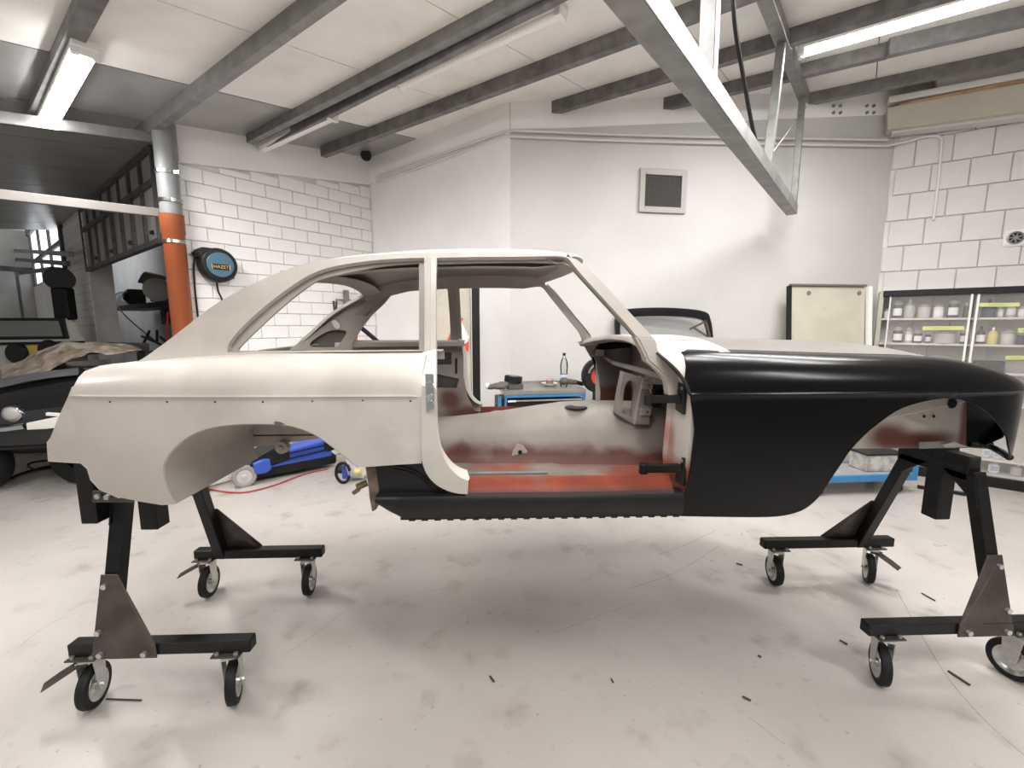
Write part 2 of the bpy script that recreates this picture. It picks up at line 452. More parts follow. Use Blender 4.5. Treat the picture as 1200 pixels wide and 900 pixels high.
# ring beams above the walls
def ring(name, P, Q, h, t, lift=0.):
    d = (Q - P).normalized(); n = Vector((-d.y, d.x, 0)); n = -n if n.dot((P + Q) / 2) > 0 else n
    m1 = MB(); m1.prism([Vector((P.x, P.y, cz(P) - h)), Vector((Q.x, Q.y, cz(Q) - h)), Vector((Q.x, Q.y, cz(Q) + .05)), Vector((P.x, P.y, cz(P) + .05))], n * t)
    return struct(m1.build(name, M['white_wall_lit'], bevel=.006))
ring('trim_1', K2, K1, beam_h, .05); ring('trim_2', K1, K0, .33, .022); ring('trim_3', K0, K3, .26, .012)

# ---------------------------------------------------------------- roof: sandwich panels between the seams, purlins
CE = MB()
c0 = [rp(-8, 10, .06), rp(5, 10, .06), rp(5, -8, .06), rp(-8, -8, .06)]
CE.prism(c0, (0, 0, .12)); CEIL = struct(CE.build('ceiling', M['steel_dark']))
seams = [10, 9, 7.9, 6.8, 5.7, 4.6, 3.5, 2.45, 1.40, .35, -.67, -1.73, -2.87, -3.95, -5, -6, -7, -8]
for b1, b0 in zip(seams[:-1], seams[1:]):
    g = .016 if b0 > 1.2 else .004
    m1 = MB(); m1.prism([rp(-8, b1 - g), rp(5, b1 - g), rp(5, b0 + (.014 if abs(b0 - 1.4) < .01 else .004)), rp(-8, b0 + (.014 if abs(b0 - 1.4) < .01 else .004))], (0, 0, .06))
    m1.build('ceiling_panel', M['ceil_metal'] if b0 > 1.3 else M['ceil_panel'], CEIL)
def purlin(name, pa, pb, w, h, m, kind='box', dz=0.):
    a = Vector(pa) + Vector((0, 0, dz - h / 2)); b1 = Vector(pb) + Vector((0, 0, dz - h / 2)); m1 = MB()
    if kind == 'box': m1.beam(a, b1, w, h)
    elif kind == 'Z':
        m1.beam(a, b1, .012, h); m1.beam(a + Vector((0, 0, -h / 2)) + AV * w / 2, b1 + Vector((0, 0, -h / 2)) + AV * w / 2, w, .01); m1.beam(a + Vector((0, 0, h / 2 - .006)) - AV * w / 2, b1 + Vector((0, 0, h / 2 - .006)) - AV * w / 2, w, .01)
    return struct(m1.build(name, m, bevel=.004 if kind == 'box' else 0))
def ext(p, q, s0, s1):        # stretch a line over the ends
    d = q - p; return p - d * s0, q + d * s1
def rpl(x0, y0, x1, y1): return hall(x0, y0), hall(x1, y1)
def lift(P): return Vector((P.x, P.y, cz(P)))
def pur(name, line, s0, s1, w, h, m, kind='box', dz=0.):
    p, q = rpl(*line); p, q = ext(p, q, s0, s1); return purlin(name, lift(p), lift(q), w, h, m, kind, dz)
pur('purlin', (38, 132, 100, 2), .05, 2.2, .10, .07, M['galv'])
pur('purlin', (163, 151, 345, 10), .0, 2.6, .07, .12, M['galv'])
pur('purlin', (292, 158, 575, 7), .0, 2.2, .07, .09, M['galv'])
pur('purlin', (300, 166, 590, 9), .0, 2.2, .05, .13, M['steel_dark'])
pur('purlin', (378, 172, 810, 4), .0, 1.4, .07, .12, M['steel_dark'])
pur('purlin', (640, 122, 1020, 6), .0, 1.2, .07, .12, M['steel_dark'])
pur('purlin', (772, 117, 1042, 50), .0, .0, .07, .12, M['steel_dark'])
pur('purlin', (1042, 46, 1200, 8), .0, 1.0, .07, .14, M['galv'])
pur('purlin', (947, 110, 1200, 56), .0, 1.0, .07, .12, M['galv'])
b = MB(); p = onpl(0, 138, K2 + Vector((0, 0, 3)), BV); q = onpl(176, 161, K2 + Vector((0, 0, 3)), BV); p, q = ext(p, q, 1.2, .02)
b.beam(p, q, .06, .09); struct(b.build('rafter', M['galv'], bevel=.004))
b = MB(); p = onpl(0, 228, K2 + Vector((0, 0, 3)), BV); q = onpl(191, 250, K2 + Vector((0, 0, 3)), BV); p, q = ext(p, q, 1.2, .0)
b.beam(p, q, .05, .075); b = b.build('tie_bar', mat('dull_white_steel', (.19, .178, .168), .55, var=.1), bevel=.003); tag(b, 'white painted steel tie bar running from the drain pipe out over the dark aisle', 'beam')

# roof truss hanging over the front of the car
E0 = onpl(929, 250, K0 + D3 * 2.6 - Vector((-D3.y, D3.x, 0)) * .30, Vector((-D3.y, D3.x, 0)))
def tp(x, y): return onpl(x, y, E0, BV)
TR = thing('roof_truss', 'galvanised steel roof truss slanting down from the ceiling to the back wall', 'truss', (E0.x, E0.y, E0.z - .0))
def strut(name, a, c, w, h, s0=0., s1=0.):
    p, q = ext(tp(*a), tp(*c), s0, s1); m1 = MB(); m1.beam(p, q, w, h, up=BV); return m1.build(name, M['galv'], TR, bevel=.004)
strut('bottom_chord', (747, 0), (928, 246), .10, .10, .35, .0)
strut('top_chord', (900, 0), (943, 116), .09, .09, .4, .0)
mb = MB(); mb.beam((E0.x, E0.y, E0.z), (E0.x, E0.y, tp(942, 122).z + .0), .06, .06, up=BV); mb.build('end_post', M['galv'], TR, bevel=.004)
strut('web_post', (916, 48), (899, 196), .06, .06)
strut('web_post', (834, -30), (829, 92), .07, .07)
b = MB(); b.tube([tp(944, 126), tp(896, 192)], .006, 6); b.build('tie_rod', M['galv'], TR, smooth=40)
m1 = MB(); m1.tube([tp(*p) for p in spl([(858, -20), (862, 35), (872, 95), (882, 150), (893, 190)], 5)], .012, 8); o = m1.build('hanging_cable', M['rubber'], None, smooth=40); tag(o, 'thin black cable hanging down beside the truss posts', 'cable')

# ---------------------------------------------------------------- fluorescent fittings
M['tube_on'] = mat('lit_tube', (1, 1, 1), .4, emit=((1, .99, .975), 14.0)); M['tube_off'] = mat('unlit_diffuser', (.82, .80, .77), .3)
def fitting(label, p, q, on, drop=.16, w=.11, group=None):
    c = (p + q) / 2; t = thing('fluorescent_fitting', label, 'lamp', (c.x, c.y, c.z - drop), group=group); d = (q - p); L = d.length; d.normalize()
    dn = Vector((0, 0, -1)); sd = d.cross(dn).normalized()
    m1 = MB(); m1.beam(p + dn * (drop * .5), q + dn * (drop * .5), w, .055); m1.build('housing', M['white_metal'], t, bevel=.006)
    a = p + d * .03 + dn * (drop * .5 + .055); e = q - d * .03 + dn * (drop * .5 + .055); m2 = MB()
    rows = []
    for P in (a, e): rows.append([P + sd * (w * .44 * cos(k)) + dn * (w * .40 * sin(k)) - dn * .03 for k in lin(0, pi, 9)] + [P - sd * w * .44 - dn * .035, P + sd * w * .44 - dn * .035])
    m2.sheet(rows, closed=True); n = len(rows[0]); m2.f += [tuple(range(n)), tuple(reversed(range(n, 2 * n)))]; m2.mi += [0, 0]
    m2.build('diffuser', M['tube_on'] if on else M['tube_off'], t, smooth=50)
    for s in (.02, .98): P = p + d * (L * s) + dn * (drop * .5 + .03); m3 = MB(); m3.beam(P - d * .02, P + d * .02, w * 1.02, .075); m3.build('end_cap', M['white_metal'], t, bevel=.004)
    for s in (.2, .8): P = p + d * (L * s); m4 = MB(); m4.cyl(P, P + dn * drop * .5, .012, n=8); m4.build('hanger', M['galv'], t)
    if on:
        ld = bpy.data.lights.new('lamp_light', 'AREA'); ld.shape = 'RECTANGLE'; ld.size = L * .95; ld.size_y = .1; ld.energy = LAMP_W; ld.color = (1, .985, .965)
        lo = bpy.data.objects.new('lamp_light', ld); COL.objects.link(lo); lo.parent = t
        z = -dn; x = d; y = z.cross(x).normalized(); z = x.cross(y)
        lo.matrix_local = frame(x, y, z, dn * (.035))
    return t
def ab(x, y): return rab(hall(x, y))
fitting('lit fluorescent tube fitting in the upper left corner over the dark aisle', rp(-3.01, 2.5), rp(-3.0, .95), True, w=.13)
fitting('lit fluorescent tube fitting at the upper right between the purlins', rp(.83, -2.35), rp(1.0, -3.85), True)
fitting('unlit white tube fitting beside the dark rail, left of the truss', rp(-1.24, .20), rp(-1.12, -1.32), False, w=.10)
fitting('unlit white tube fitting at the top of the brick wall', rp(-1.38, 2.36), rp(-1.30, 1.05), False, w=.10)
ORD = ('first', 'second', 'third', 'fourth')
for k, (a, b1) in enumerate(((-5.0, 1.7), (-3.7, -2.0), (-4.9, -4.0))):  # added fittings, out of view, to light the front floor and left walls
    fitting('unseen lit tube fitting added over the camera side, %s from the aisle' % ORD[k], rp(a, b1), rp(a, b1 - 1.5), True, group='unseen tube fittings added over the camera side')
for k, (a, b1) in enumerate(((-2.22, -.65), (-1.17, -1.75), (-.45, -2.5))):  # added fittings, out of view, to light the car and back walls
    fitting('unseen lit tube fitting added over the car, %s of the row running towards the nose' % ORD[k], rp(a, b1), rp(a - .0, b1 - 1.5), True, group='unseen tube fittings added over the car')
fitting('unseen lit fluorescent tube fitting added above the nose of the car, out over the camera side', rp(-2.0, -4.6), rp(-2.0, -6.1), True)  # added out of view for more front light
# conduits under the ring beam
M['conduit'] = mat('white_painted_conduit', (.70, .67, .64), .45)
def wallpt(P, D, px, py, off=.03):
    n = Vector((-D.y, D.x, 0)); n = n if n.dot(P) < 0 else -n
    return onpl(px, py, P + n * off, n)
c1 = MB(); c2 = MB()
for cm, dy in ((c1, 0), (c2, 7)):
    pts = [wallpt(K1, BV, x, y + dy * .8, .035) for x, y in ((441, 208), (520, 180), (592, 154))] + [wallpt(K0, D3, x, y + dy, .035) for x, y in ((604, 153), (700, 157), (800, 160), (900, 162), (1040, 164))]
    if cm is c2: pts += [wallpt(K3, D4, x, y, .05) for x, y in ((1062, 166), (1085, 160), (1100, 159), (1104, 164), (1100, 210), (1094, 258))]
    cm.tube(pts, .014, 8)
tag(c1.build('conduit', M['conduit'], None, smooth=50), 'upper of the two thin white conduits along the back wall', 'conduit')
tag(c2.build('conduit', M['conduit'], None, smooth=50), 'lower white conduit that bends down the block wall on the right', 'conduit')
m1 = MB()
m1.tube([wallpt(K2, AV, x, y, .02) for x, y in ((212, 152), (320, 178), (432, 207))], .010, 6); tag(m1.build('conduit', M['conduit'], None, smooth=50), 'thin white cable run under the beam of the brick wall', 'conduit')

# anchor bolts high on the back wall
for gx, wh in ((975, 'farther from'), (1014, 'nearer to')):
    for dx in (0, 8):
        for dy in (0, 8):
            P = wallpt(K0, D3, gx + dx, 125 + dy, 0); n = Vector((D3.y, -D3.x, 0)); m1 = MB(); m1.cyl(P, P + n * .03, .016, n=6)
            tag(m1.build('anchor_bolt', M['galv'], None), 'small anchor bolt of the square of four %s the boxed beam' % wh, 'bolt', 'anchor bolts in the square %s the boxed beam' % wh)

# boxed beam on the right wall under the roof
nr = Vector((D4.y, -D4.x, 0)); nr = nr if nr.dot(K3) < 0 else -nr
BX = onpl(1042, 140, K3 + nr * .02, nr)
t = thing('boxed_beam', 'cream boarded boxed beam under the roof on the right wall', 'beam', (BX.x, BX.y, BX.z))
def bxp(x, y, o): return onpl(x, y, K3 + nr * o, nr)
def slope_board(name, xa, ya0, ya1, yb0, yb1, o, th, m, xb=1200, extn=1.6):
    a0, a1, b0, b1 = bxp(xa, ya0, o), bxp(xa, ya1, o), bxp(xb, yb0, o), bxp(xb, yb1, o)
    b0 = a0 + (b0 - a0) * extn; b1 = a1 + (b1 - a1) * extn
    m1 = MB(); m1.prism([a0, b0, b1, a1], nr * -th); return m1.build(name, m, t, bevel=.004)
M['wood'] = mat('bare_wood_edge', (.50, .30, .17), .6, var=.2)
slope_board('face_board', 1040, 126, 152, 97, 130, .30, .25, M['cream'])
slope_board('wood_strip', 1054, 121, 126, 92, 97, .28, .05, M['wood'])
slope_board('cover_strip', 1042, 113, 120, 83, 91, .30, .28, M['white_metal'])
slope_board('back_board', 1098, 88, 104, 68, 86, .20, .15, M['white_wall'])
slope_board('lower_strip', 1045, 152, 156, 131, 137, .22, .15, M['white_wall'])

# ---------------------------------------------------------------- grille and wall fan
P = [wallpt(K0, D3, x, y, 0.0) for x, y in ((749, 199), (804, 199), (802, 250), (748, 250))]; n3 = Vector((D3.y, -D3.x, 0)); c = sum(P, Vector()) / 4
w = (P[1] - P[0]).length; h = (P[0] - P[3]).length; U = Vector((0, 0, 1))
t = thing('air_grille', 'square metal air grille with dark mesh high on the back wall', 'grille', tuple(c + n3 * .001))
m1 = MB()
for s in (-1, 1): m1.box(c + D3 * s * (w / 2 - .03) + n3 * .015, (.06, .03, h), Matrix((D3, -n3, U)).transposed()); m1.box(c + U * s * (h / 2 - .03) + n3 * .015, (w - .12, .03, .06), Matrix((D3, -n3, U)).transposed())
m1.build('frame', mat('grille_frame', (.42, .40, .37), .5), t, bevel=.004)
m1 = MB(); m1.box(c + n3 * .004, (w - .1, .006, h - .1), Matrix((D3, -n3, U)).transposed()); m1.build('backing', mat('grille_dark', (.035, .032, .03), .8), t)
m1 = MB(); R3 = Matrix((D3, -n3, U)).transposed(); nb = 18
for i in range(1, nb): s = -.5 + i / nb; m1.box(c + D3 * s * (w - .12) + n3 * .014, (.006, .005, h - .12), R3); m1.box(c + U * s * (h - .12) + n3 * .012, (w - .12, .005, .006), R3)
m1.build('mesh', mat('grille_wire', (.09, .083, .076), .6), t, kind='stuff')
c = wallpt(K3, D4, 1189, 279, .03); R4 = Matrix((D4, -nr, U)).transposed()
t = thing('wall_fan', 'small square white vent with round dark fan on the right wall', 'fan', tuple(c))
m1 = MB(); m1.box(c + nr * .0, (.17, .04, .17), R4); m1.build('housing', M['white_metal'], t, bevel=.012, seg=2)
m1 = MB(); m1.lathe(c + nr * .015, nr, [(.066, 0), (.066, .012), (.052, .016), (.05, .006)], 24); m1.build('ring', M['galv'], t, smooth=40)
m1 = MB(); m1.cyl(c + nr * .0205, c + nr * .023, .05, n=20); m1.build('opening', M['rubber'], t)
m1 = MB()
for k in range(7): a = 2 * pi * k / 7; m1.beam(c + nr * .026 + (D4 * cos(a) + U * sin(a)) * .012, c + nr * .026 + (D4 * cos(a + .4) + U * sin(a + .4)) * .048, .012, .003, up=nr)
m1.cyl(c + nr * .022, c + nr * .034, .014, n=12); m1.build('fan_blade', M['galv'], t)

# ---------------------------------------------------------------- drain pipe at the corner of the brick wall
PB = onpl(214, 381, K2 - AV * .12, AV); PB = Vector((PB.x, PB.y, 0))
t = thing('drain_pipe', 'drain pipe at the brick wall corner, grey above and orange below', 'pipe', (PB.x, PB.y, 0))
def pz(y): return PB.z + at(205, y, PB.y).z
zj = pz(252); ztop = cz(PB) - .02
m1 = MB(); m1.lathe(PB, U, [(.09, 0), (.09, zj - .18), (.098, zj - .17), (.098, zj - .02), (.102, zj)], 24); m1.build('lower_pipe', M['orange_pipe'], t, smooth=40, label='orange plastic lower pipe with a socket rim')
m1 = MB(); m1.lathe(PB, U, [(.088, zj - .02), (.088, ztop)], 24); m1.build('upper_pipe', M['grey_pipe'], t, smooth=40, label='grey plastic upper pipe')
for y in (203, 236, 284):
    z = pz(y); m1 = MB(); m1.lathe(PB, U, [(.094, z - .014), (.101, z - .014), (.101, z + .014), (.094, z + .014), (.094, z - .014)], 24); m1.box(PB + Vector((.11, -.03, z)), (.05, .03, .025)); m1.build('pipe_clamp', M['chrome'], t, smooth=40)

c = at(429, 182, 5.95); t = thing('corner_sounder', 'small black round sounder in the upper corner where the brick wall ends', 'speaker', tuple(c)); d_ = (EYEV - c).normalized()
mb = MB(); mb.lathe(c, d_, [(.001, .06), (.05, .06), (.065, .045), (.068, -.04), (.001, -.06)], 18); mb.build('body', M['black'], t, smooth=40)
mb = MB(); mb.beam(c, c - d_ * .22, .04, .04); mb.build('bracket', M['white_metal'], t)
# ================================================================ CAR SHELL
YC, ZW = 2.20, 1.483
CAR = thing('car_body', 'bare grey primer fastback car shell with black front wings, raised on wheeled stands', 'car', (.3, YC, 0))
WW = [(-1.62, .66), (-1.5, .69), (-1.38, .715), (-1.2, .737), (-.9, .757), (-.5, .765), (.6, .765), (1.3, .763), (1.6, .753), (1.75, .74), (1.85, .724), (1.93, .693), (1.99, .650), (2.04, .604), (2.09, .548), (2.13, .47)]
ZT = [(-1.54, 1.53), (-1.46, 1.570), (-1.36, 1.584), (-1.27, 1.594), (-1.0, 1.613), (-.56, 1.619), (-.27, 1.621), (.4, 1.628), (.72, 1.632), (.8, 1.629), (1.02, 1.622), (1.41, 1.609), (1.66, 1.601), (1.79, 1.581), (1.93, 1.545), (2.03, 1.508), (2.13, 1.48)]
RUN = .155
def zt(x): return max(itp(ZT, x), ZW + .02)
def arc(x): return sqrt(((zt(x) - ZW) ** 2 + RUN ** 2) / 2) * pi / 2
def ws(x, s, ridge=.005):                   # half width and height at station x, girth s from the waist line
    w = itp(WW, x)
    rdg = ridge * math.exp(-(s / .007) ** 2)
    if s <= 0:
        t = -s / .44
        return w - .006 - .05 * t * t * t + .004 * t + rdg, ZW + s
    L = arc(x); h = zt(x) - ZW; n = min(s / L, 1.) * pi / 2
    W = w - RUN * (1 - cos(n) ** .85); Z = ZW + h * sin(n) ** 1.0
    if s > L: W -= (s - L); Z -= 1.2 * (s - L) ** 2
    return W + rdg, Z
def side_xs(px, py, W0=.74):                # pixel -> (x, s) on the near body side
    Y = YC - W0
    for _ in range(14):
        p = at(px, py, Y); z = p.z
        if z <= ZW: s = z - ZW
        else:
            h = zt(p.x) - ZW; s = arc(p.x) * asin(max(0., min(.999, (z - ZW) / h))) / (pi / 2)
        Y = .5 * Y + .5 * (YC - ws(p.x, s)[0])
    return (p.x, s)
def p3(x, w, z, sd): return Vector((x, YC - sd * w, z))
def body_panel(name, m, outline, holes=(), xs=None, ss=None, sd=1, th=.005, label=None, ridge=.005, lift=0.):
    ox = [o[0] for o in outline]; os_ = [o[1] for o in outline]
    xs = xs or lin(min(ox), max(ox), 40)
    ss = ss or [v for v in (-.42, -.34, -.26, -.18, -.1, -.05, -.025, -.014, -.008, -.004, 0, .004, .008, .014, .025, .045, .07, .095, .12, .145, .165, .185, .20, .215, .23, .26) if min(os_) < v < max(os_)]
    V, T = region(outline, holes, xs, ss); mb = MB(); vs = []
    for v in V:
        W, Z = ws(v.x, v.y, ridge); vs.append(p3(v.x, W + lift, Z, sd))
    mb.add(vs, [t if sd > 0 else tuple(reversed(t)) for t in T]); mb.thicken(th)
    return mb.build(name, m, CAR, smooth=38, fix=False, label=label)
def pxs(pts): return [side_xs(*p) for p in pts]

# ---- rear quarter panels
q_top = [(-1.36, None)]
arch_r = spl([(205, 591), (199, 581), (193, 565), (191, 549), (197, 534), (212, 518), (230, 507), (254, 500), (284, 497), (320, 497), (344, 500), (368, 509), (386, 521), (404, 535), (419, 548)], 3)
tail = [(140, 583), (117, 573), (107, 562), (103, 549), (95, 542), (57, 540), (56, 519), (60, 514), (71, 487), (80.5, 467), (85.5, 454), (92, 442), (99, 435)]
arch_s = pxs(arch_r); tail_s = pxs(tail)
xe = side_xs(495, 480)[0]
top_s = [(x, arc(x) + .045) for x in lin(-1.45, xe, 17)]
lowq = pxs([(419, 548), (460, 545), (494, 543)])
outq = arch_s + lowq[1:] + [(xe, -.1), (xe, 0), (xe, .1), (xe, arc(xe) * .8)] + list(reversed(top_s)) + list(reversed(tail_s)) + pxs([(165, 588), (190, 592)])
QUARTER = []
for sd in (1, -1):
    QUARTER.append(body_panel('rear_quarter_panel', M['primer'], outq, xs=lin(-1.55, xe, 36), sd=sd, label='sanded grey primer rear quarter panel on the open side' if sd > 0 else None))
mb = MB(); X, s_ = side_xs(327, 496); W, Z = ws(X, s_); mb.prism([p3(X + a, W + .001, Z + b_, 1) for a, b_ in ((-.018, .003), (-.008, .007), (.006, .004), (.02, -.003), (.004, -.006), (-.012, -.004))], (0, .004, 0)); mb.build('filler_hole', M['dark_in'], CAR)
# small filler hole, moulding clip holes
mb = MB()
for (x, y) in ((129, 471), (196, 471), (252, 471), (308, 471), (366, 470), (425, 469), (481, 470)):
    X, s = side_xs(x, y); W, Z = ws(X, s); mb.cyl(p3(X, W - .002, Z, 1), p3(X, W + .0006, Z, 1), .0035, n=8)
mb.build('clip_hole', M['black'], CAR, kind='stuff')

# ---- greenhouse sides: rear pillar, cant rail, windscreen pillar
GW = [(1.40, .715), (1.50, .675), (1.62, .605), (1.70, .585), (1.8, .562), (1.9, .533), (1.98, .50), (2.05, .462)]
def gw(z): return itp(GW, z)
def g_xz(px, py, off=0.):
    Y = YC - .6
    for _ in range(12):
        p = at(px, py, Y); Y = .5 * Y + .5 * (YC - gw(p.z) + off)
    return (p.x, p.z)
def gh(pts, off=0.): return [g_xz(x, y, off) for x, y in pts]
def g_panel(name, m, outline, holes=(), off=0., sd=1, th=.006, label=None, nx=34, nz=12):
    xs = lin(min(o[0] for o in outline), max(o[0] for o in outline), nx); zs = lin(min(o[1] for o in outline), max(o[1] for o in outline), nz)
    V, T = region(outline, holes, xs, zs); mb = MB()
    mb.add([p3(v.x, gw(v.y) - off, v.y, sd) for v in V], [t if sd > 0 else tuple(reversed(t)) for t in T]); mb.thicken(th)
    return mb.build(name, m, CAR, smooth=38, fix=False, label=label)
roofline = spl([(150, 427), (166, 421), (190, 404), (215, 385), (243, 363), (270, 346), (300, 331), (330, 318), (360, 309), (400, 302), (450, 298), (500, 296), (560, 295), (620, 296), (655, 298.5), (676, 304)], 3)
pil_r = spl([(676, 304), (700, 325), (737, 365), (768, 399), (771, 410), (778, 424), (790, 444)], 3)
pil_l = spl([(784, 448), (771, 432), (757, 415), (748, 397), (728, 373), (686, 327), (671, 309), (664, 302), (650, 300)], 3)
door_top = [(600, 301), (560, 301), (512, 302)]
bp = [(511, 330), (511, 370), (511, 416), (495, 416)]
belt = [(450, 417), (400, 418), (300, 419), (230, 421), (185, 426), (160, 430)]
out_g = gh(roofline + pil_r[1:] + pil_l + door_top + bp + belt)
qw_out = gh(spl([(266, 413), (267, 405), (272, 397), (286, 381), (315, 355), (345, 333), (365, 321), (390, 312.5), (430, 306), (465, 303), (497, 302)], 3) + [(497, 350), (497, 413.5), (400, 414)])
for sd in (1, -1):
    g_panel('side_frame', M['primer'], out_g, [qw_out], sd=sd, th=.022, label='grey primer rear pillar, roof rail and windscreen pillar' if sd > 0 else None)
# inner window channels, set back
ch_q_in = gh(spl([(280, 411), (281, 407), (302, 386), (335, 356), (365, 333), (380, 326), (415, 318), (452, 311), (491, 308)], 3) + [(491, 350), (491, 411), (400, 411)], .03)
ch_q_out = gh(spl([(255, 416), (259, 400), (278, 380), (310, 352), (340, 330), (362, 317), (390, 309), (430, 303), (465, 300), (505, 299)], 3) + [(505, 350), (505, 416), (400, 417)], .03)
ch_d = gh([(508, 299), (580, 297.5), (640, 297), (664, 300), (690, 323), (735, 370), (768, 405), (776, 425), (788, 446), (776, 441)] + spl([(768, 433), (754, 415), (744, 397), (720, 370), (681, 327), (667, 312), (656, 308)], 3) + [(620, 306.5), (560, 307), (508, 309)], .03)
for sd in (1, -1):
    g_panel('window_channel', M['primer_shaded'], ch_q_out, [ch_q_in], .030, sd, .008, nx=20, nz=8)
    g_panel('door_channel', M['primer_shaded'], ch_d, [], .030, sd, .010, nx=24, nz=10)
    # reveal strips that close the gap between skin and channel round the openings
    mb = MB()
    def strip(ring):
        rows = [[p3(x, gw(z) - .004, z, sd) for x, z in ring], [p3(x, gw(z) - .036, z, sd) for x, z in ring]]; mb.sheet(rows)
    strip(qw_out + qw_out[:1]); strip(gh(list(reversed(pil_l)))[2:] ); strip(gh([(650, 300)] + door_top)); strip(gh(pil_r))
    mb.build('reveal', M['primer_shaded'], CAR, fix=False, smooth=30)

# ---- roof skin with a bowed front edge and a rear edge over the tailgate opening
rl = gh(roofline); rl = [p for p in rl if p[1] > 1.8]
RLT = sorted((x, z) for x, z in rl)
def rail(x):
    x0 = max(RLT[0][0], min(RLT[-1][0], x)); z = itp([(a, b) for a, b in RLT[::2]], x0); return gw(z), z
XR, XF = -.80, .265
def roof_pt(x, t, drop=0.):                # t -1..1 across
    w, z = rail(x); a = abs(t); crown = .055
    kx = .35 + .65 * max(0, min(1, (x + .75) / .5)); zz = z + (.012 * (1 - max(0, (a - .9) / .1) ** 2) + crown * (1 - a ** 2.2) * .6) * kx
    return (w * t, zz - drop)
def roof_sheet(drop=0., inset=0.):
    rows = []
    for i in range(25):
        row = []
        for j in range(33):
            t = -1 + 2 * j / 32; t = (abs(t) ** .8) * (1 if t > 0 else -1)
            xf = XF + .13 * (1 - abs(t) ** 2.2) - inset; xr = XR + .05 * (1 - t * t) + inset
            x = xr + (xf - xr) * i / 24
            w, z = roof_pt(min(x, XF), t * (1 - inset * .5), drop)
            if x > XF: z -= .5 * (x - XF) ** 2 + .03 * (x - XF)
            row.append(Vector((x, YC + w, z)))
        rows.append(row)
    return rows
mb = MB(); mb.sheet(roof_sheet()); mb.build('roof_skin', M['primer'], CAR, smooth=60, fix=True)
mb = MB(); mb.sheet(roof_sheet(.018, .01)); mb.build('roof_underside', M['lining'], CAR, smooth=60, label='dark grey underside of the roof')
# header rails under the roof, front and rear, and inner cant rails
def header(name, xo, wid, dz0, dz1, m, front=True):
    rows = []
    for j in range(25):
        t = -1 + 2 * j / 24; t *= .97
        if front: xe_ = XF + .13 * (1 - abs(t) ** 2.2)
        else: xe_ = XR + .05 * (1 - t * t)
        w, z = roof_pt(min(xe_, XF), t); z -= (.5 * (xe_ - XF) ** 2 if xe_ > XF else 0)
        sg = -1 if front else 1
        rows.append([Vector((xe_, YC + w, z + .004)), Vector((xe_ + sg * -.012, YC + w, z - .01)), Vector((xe_ + sg * xo, YC + w, z - dz0)), Vector((xe_ + sg * (xo + wid * .4), YC + w, z - dz1)), Vector((xe_ + sg * (xo + wid), YC + w, z - .014))])
    b2 = MB(); b2.sheet(rows); b2.thicken(.003); return b2.build(name, m, CAR, smooth=45)
header('front_header', .005, .085, .028, .036, M['primer_shaded']); header('rear_header', .0, .10, .03, .04, M['primer_shaded'], False)
for sd in (1, -1):
    rows = []
    for x in lin(XR + .02, XF + .02, 26):
        w, z = rail(x); e_ = .45 + .55 * min(1, (XF + .02 - x) / .12); rows.append([p3(x, w - .034, z - .052 * e_, sd), p3(x, w - .06, z - .056 * e_, sd), p3(x, w - .10, z - .006, sd), p3(x, w - .105, z + .01, sd)])
    b2 = MB(); b2.sheet(rows); b2.thicken(.003); b2.build('inner_roof_rail', M['primer_shaded'], CAR, smooth=40)
for (x, y) in ((568, 331), (633, 330)):
    P = at(x, y, YC + .455); mb = MB(); mb.cyl(P + Vector((0, -.012, 0)), P + Vector((0, .02, 0)), .008, n=10); mb.build('rail_hole', M['black'], CAR)

# ---- inner rear pillar panels with two lightening holes (far one is seen through the quarter window)
def flat_far(name, m, outline, holes, Y, th=.004, sdpair=False, lab=None):
    o = [at(x, y, Y) for x, y in outline]; hs = [[at(x, y, Y) for x, y in h] for h in holes]
    o2 = [(p.x, p.z) for p in o]; h2 = [[(p.x, p.z) for p in h] for h in hs]
    V, T = region(o2, h2, lin(min(p[0] for p in o2), max(p[0] for p in o2), 10), lin(min(p[1] for p in o2), max(p[1] for p in o2), 8)); res = []
    for sd in ((-1, 1) if sdpair else (-1,)):
        mb = MB(); W = Y - YC
        mb.add([Vector((v.x, YC - sd * W, v.y)) for v in V], T if sd < 0 else [tuple(reversed(t)) for t in T]); mb.thicken(th)
        res.append(mb.build(name, m, CAR, fix=False, smooth=30, label=lab))
    return res
pil_out = [(338, 410), (366, 391), (395, 371), (425, 349)] + [(432, 338), (446, 336), (462, 341), (450, 356), (436, 369), (424, 384), (413, 402), (413, 411)]
hole_lo = spl([(363, 405), (365, 400), (380, 390), (390, 387), (402, 387), (406, 389), (404, 394), (397, 404), (393, 407), (368, 407), (363, 405)], 2)[:-1]
hole_up = spl([(417, 367), (425, 358), (430, 357), (437, 357), (439, 359), (431, 369), (428, 370), (418, 369), (417, 367)], 2)[:-1]
flat_far('inner_pillar_panel', M['primer_shaded'], pil_out, [hole_lo, hole_up], YC + .52, .012)
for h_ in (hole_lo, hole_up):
    cx_ = sum(q[0] for q in h_) / len(h_); cy_ = sum(q[1] for q in h_) / len(h_); mb = MB(); mb.prism([at(cx_ + (q[0] - cx_) * 1.12, cy_ + (q[1] - cy_) * 1.15, YC + .545) for q in h_], (0, .004, 0)); mb.build('pillar_hole_shade', M['dark_in'], CAR)  # dark sheets that paint the cavity shade behind the holes
P = [at(x, y, YC + .50) for x, y in ((388, 376), (393, 375), (398, 380), (398, 384), (395, 386), (392, 384))]
mb = MB(); mb.prism(P, (0, .004, 0)); mb.build('mounting_tab', M['primer'], CAR)
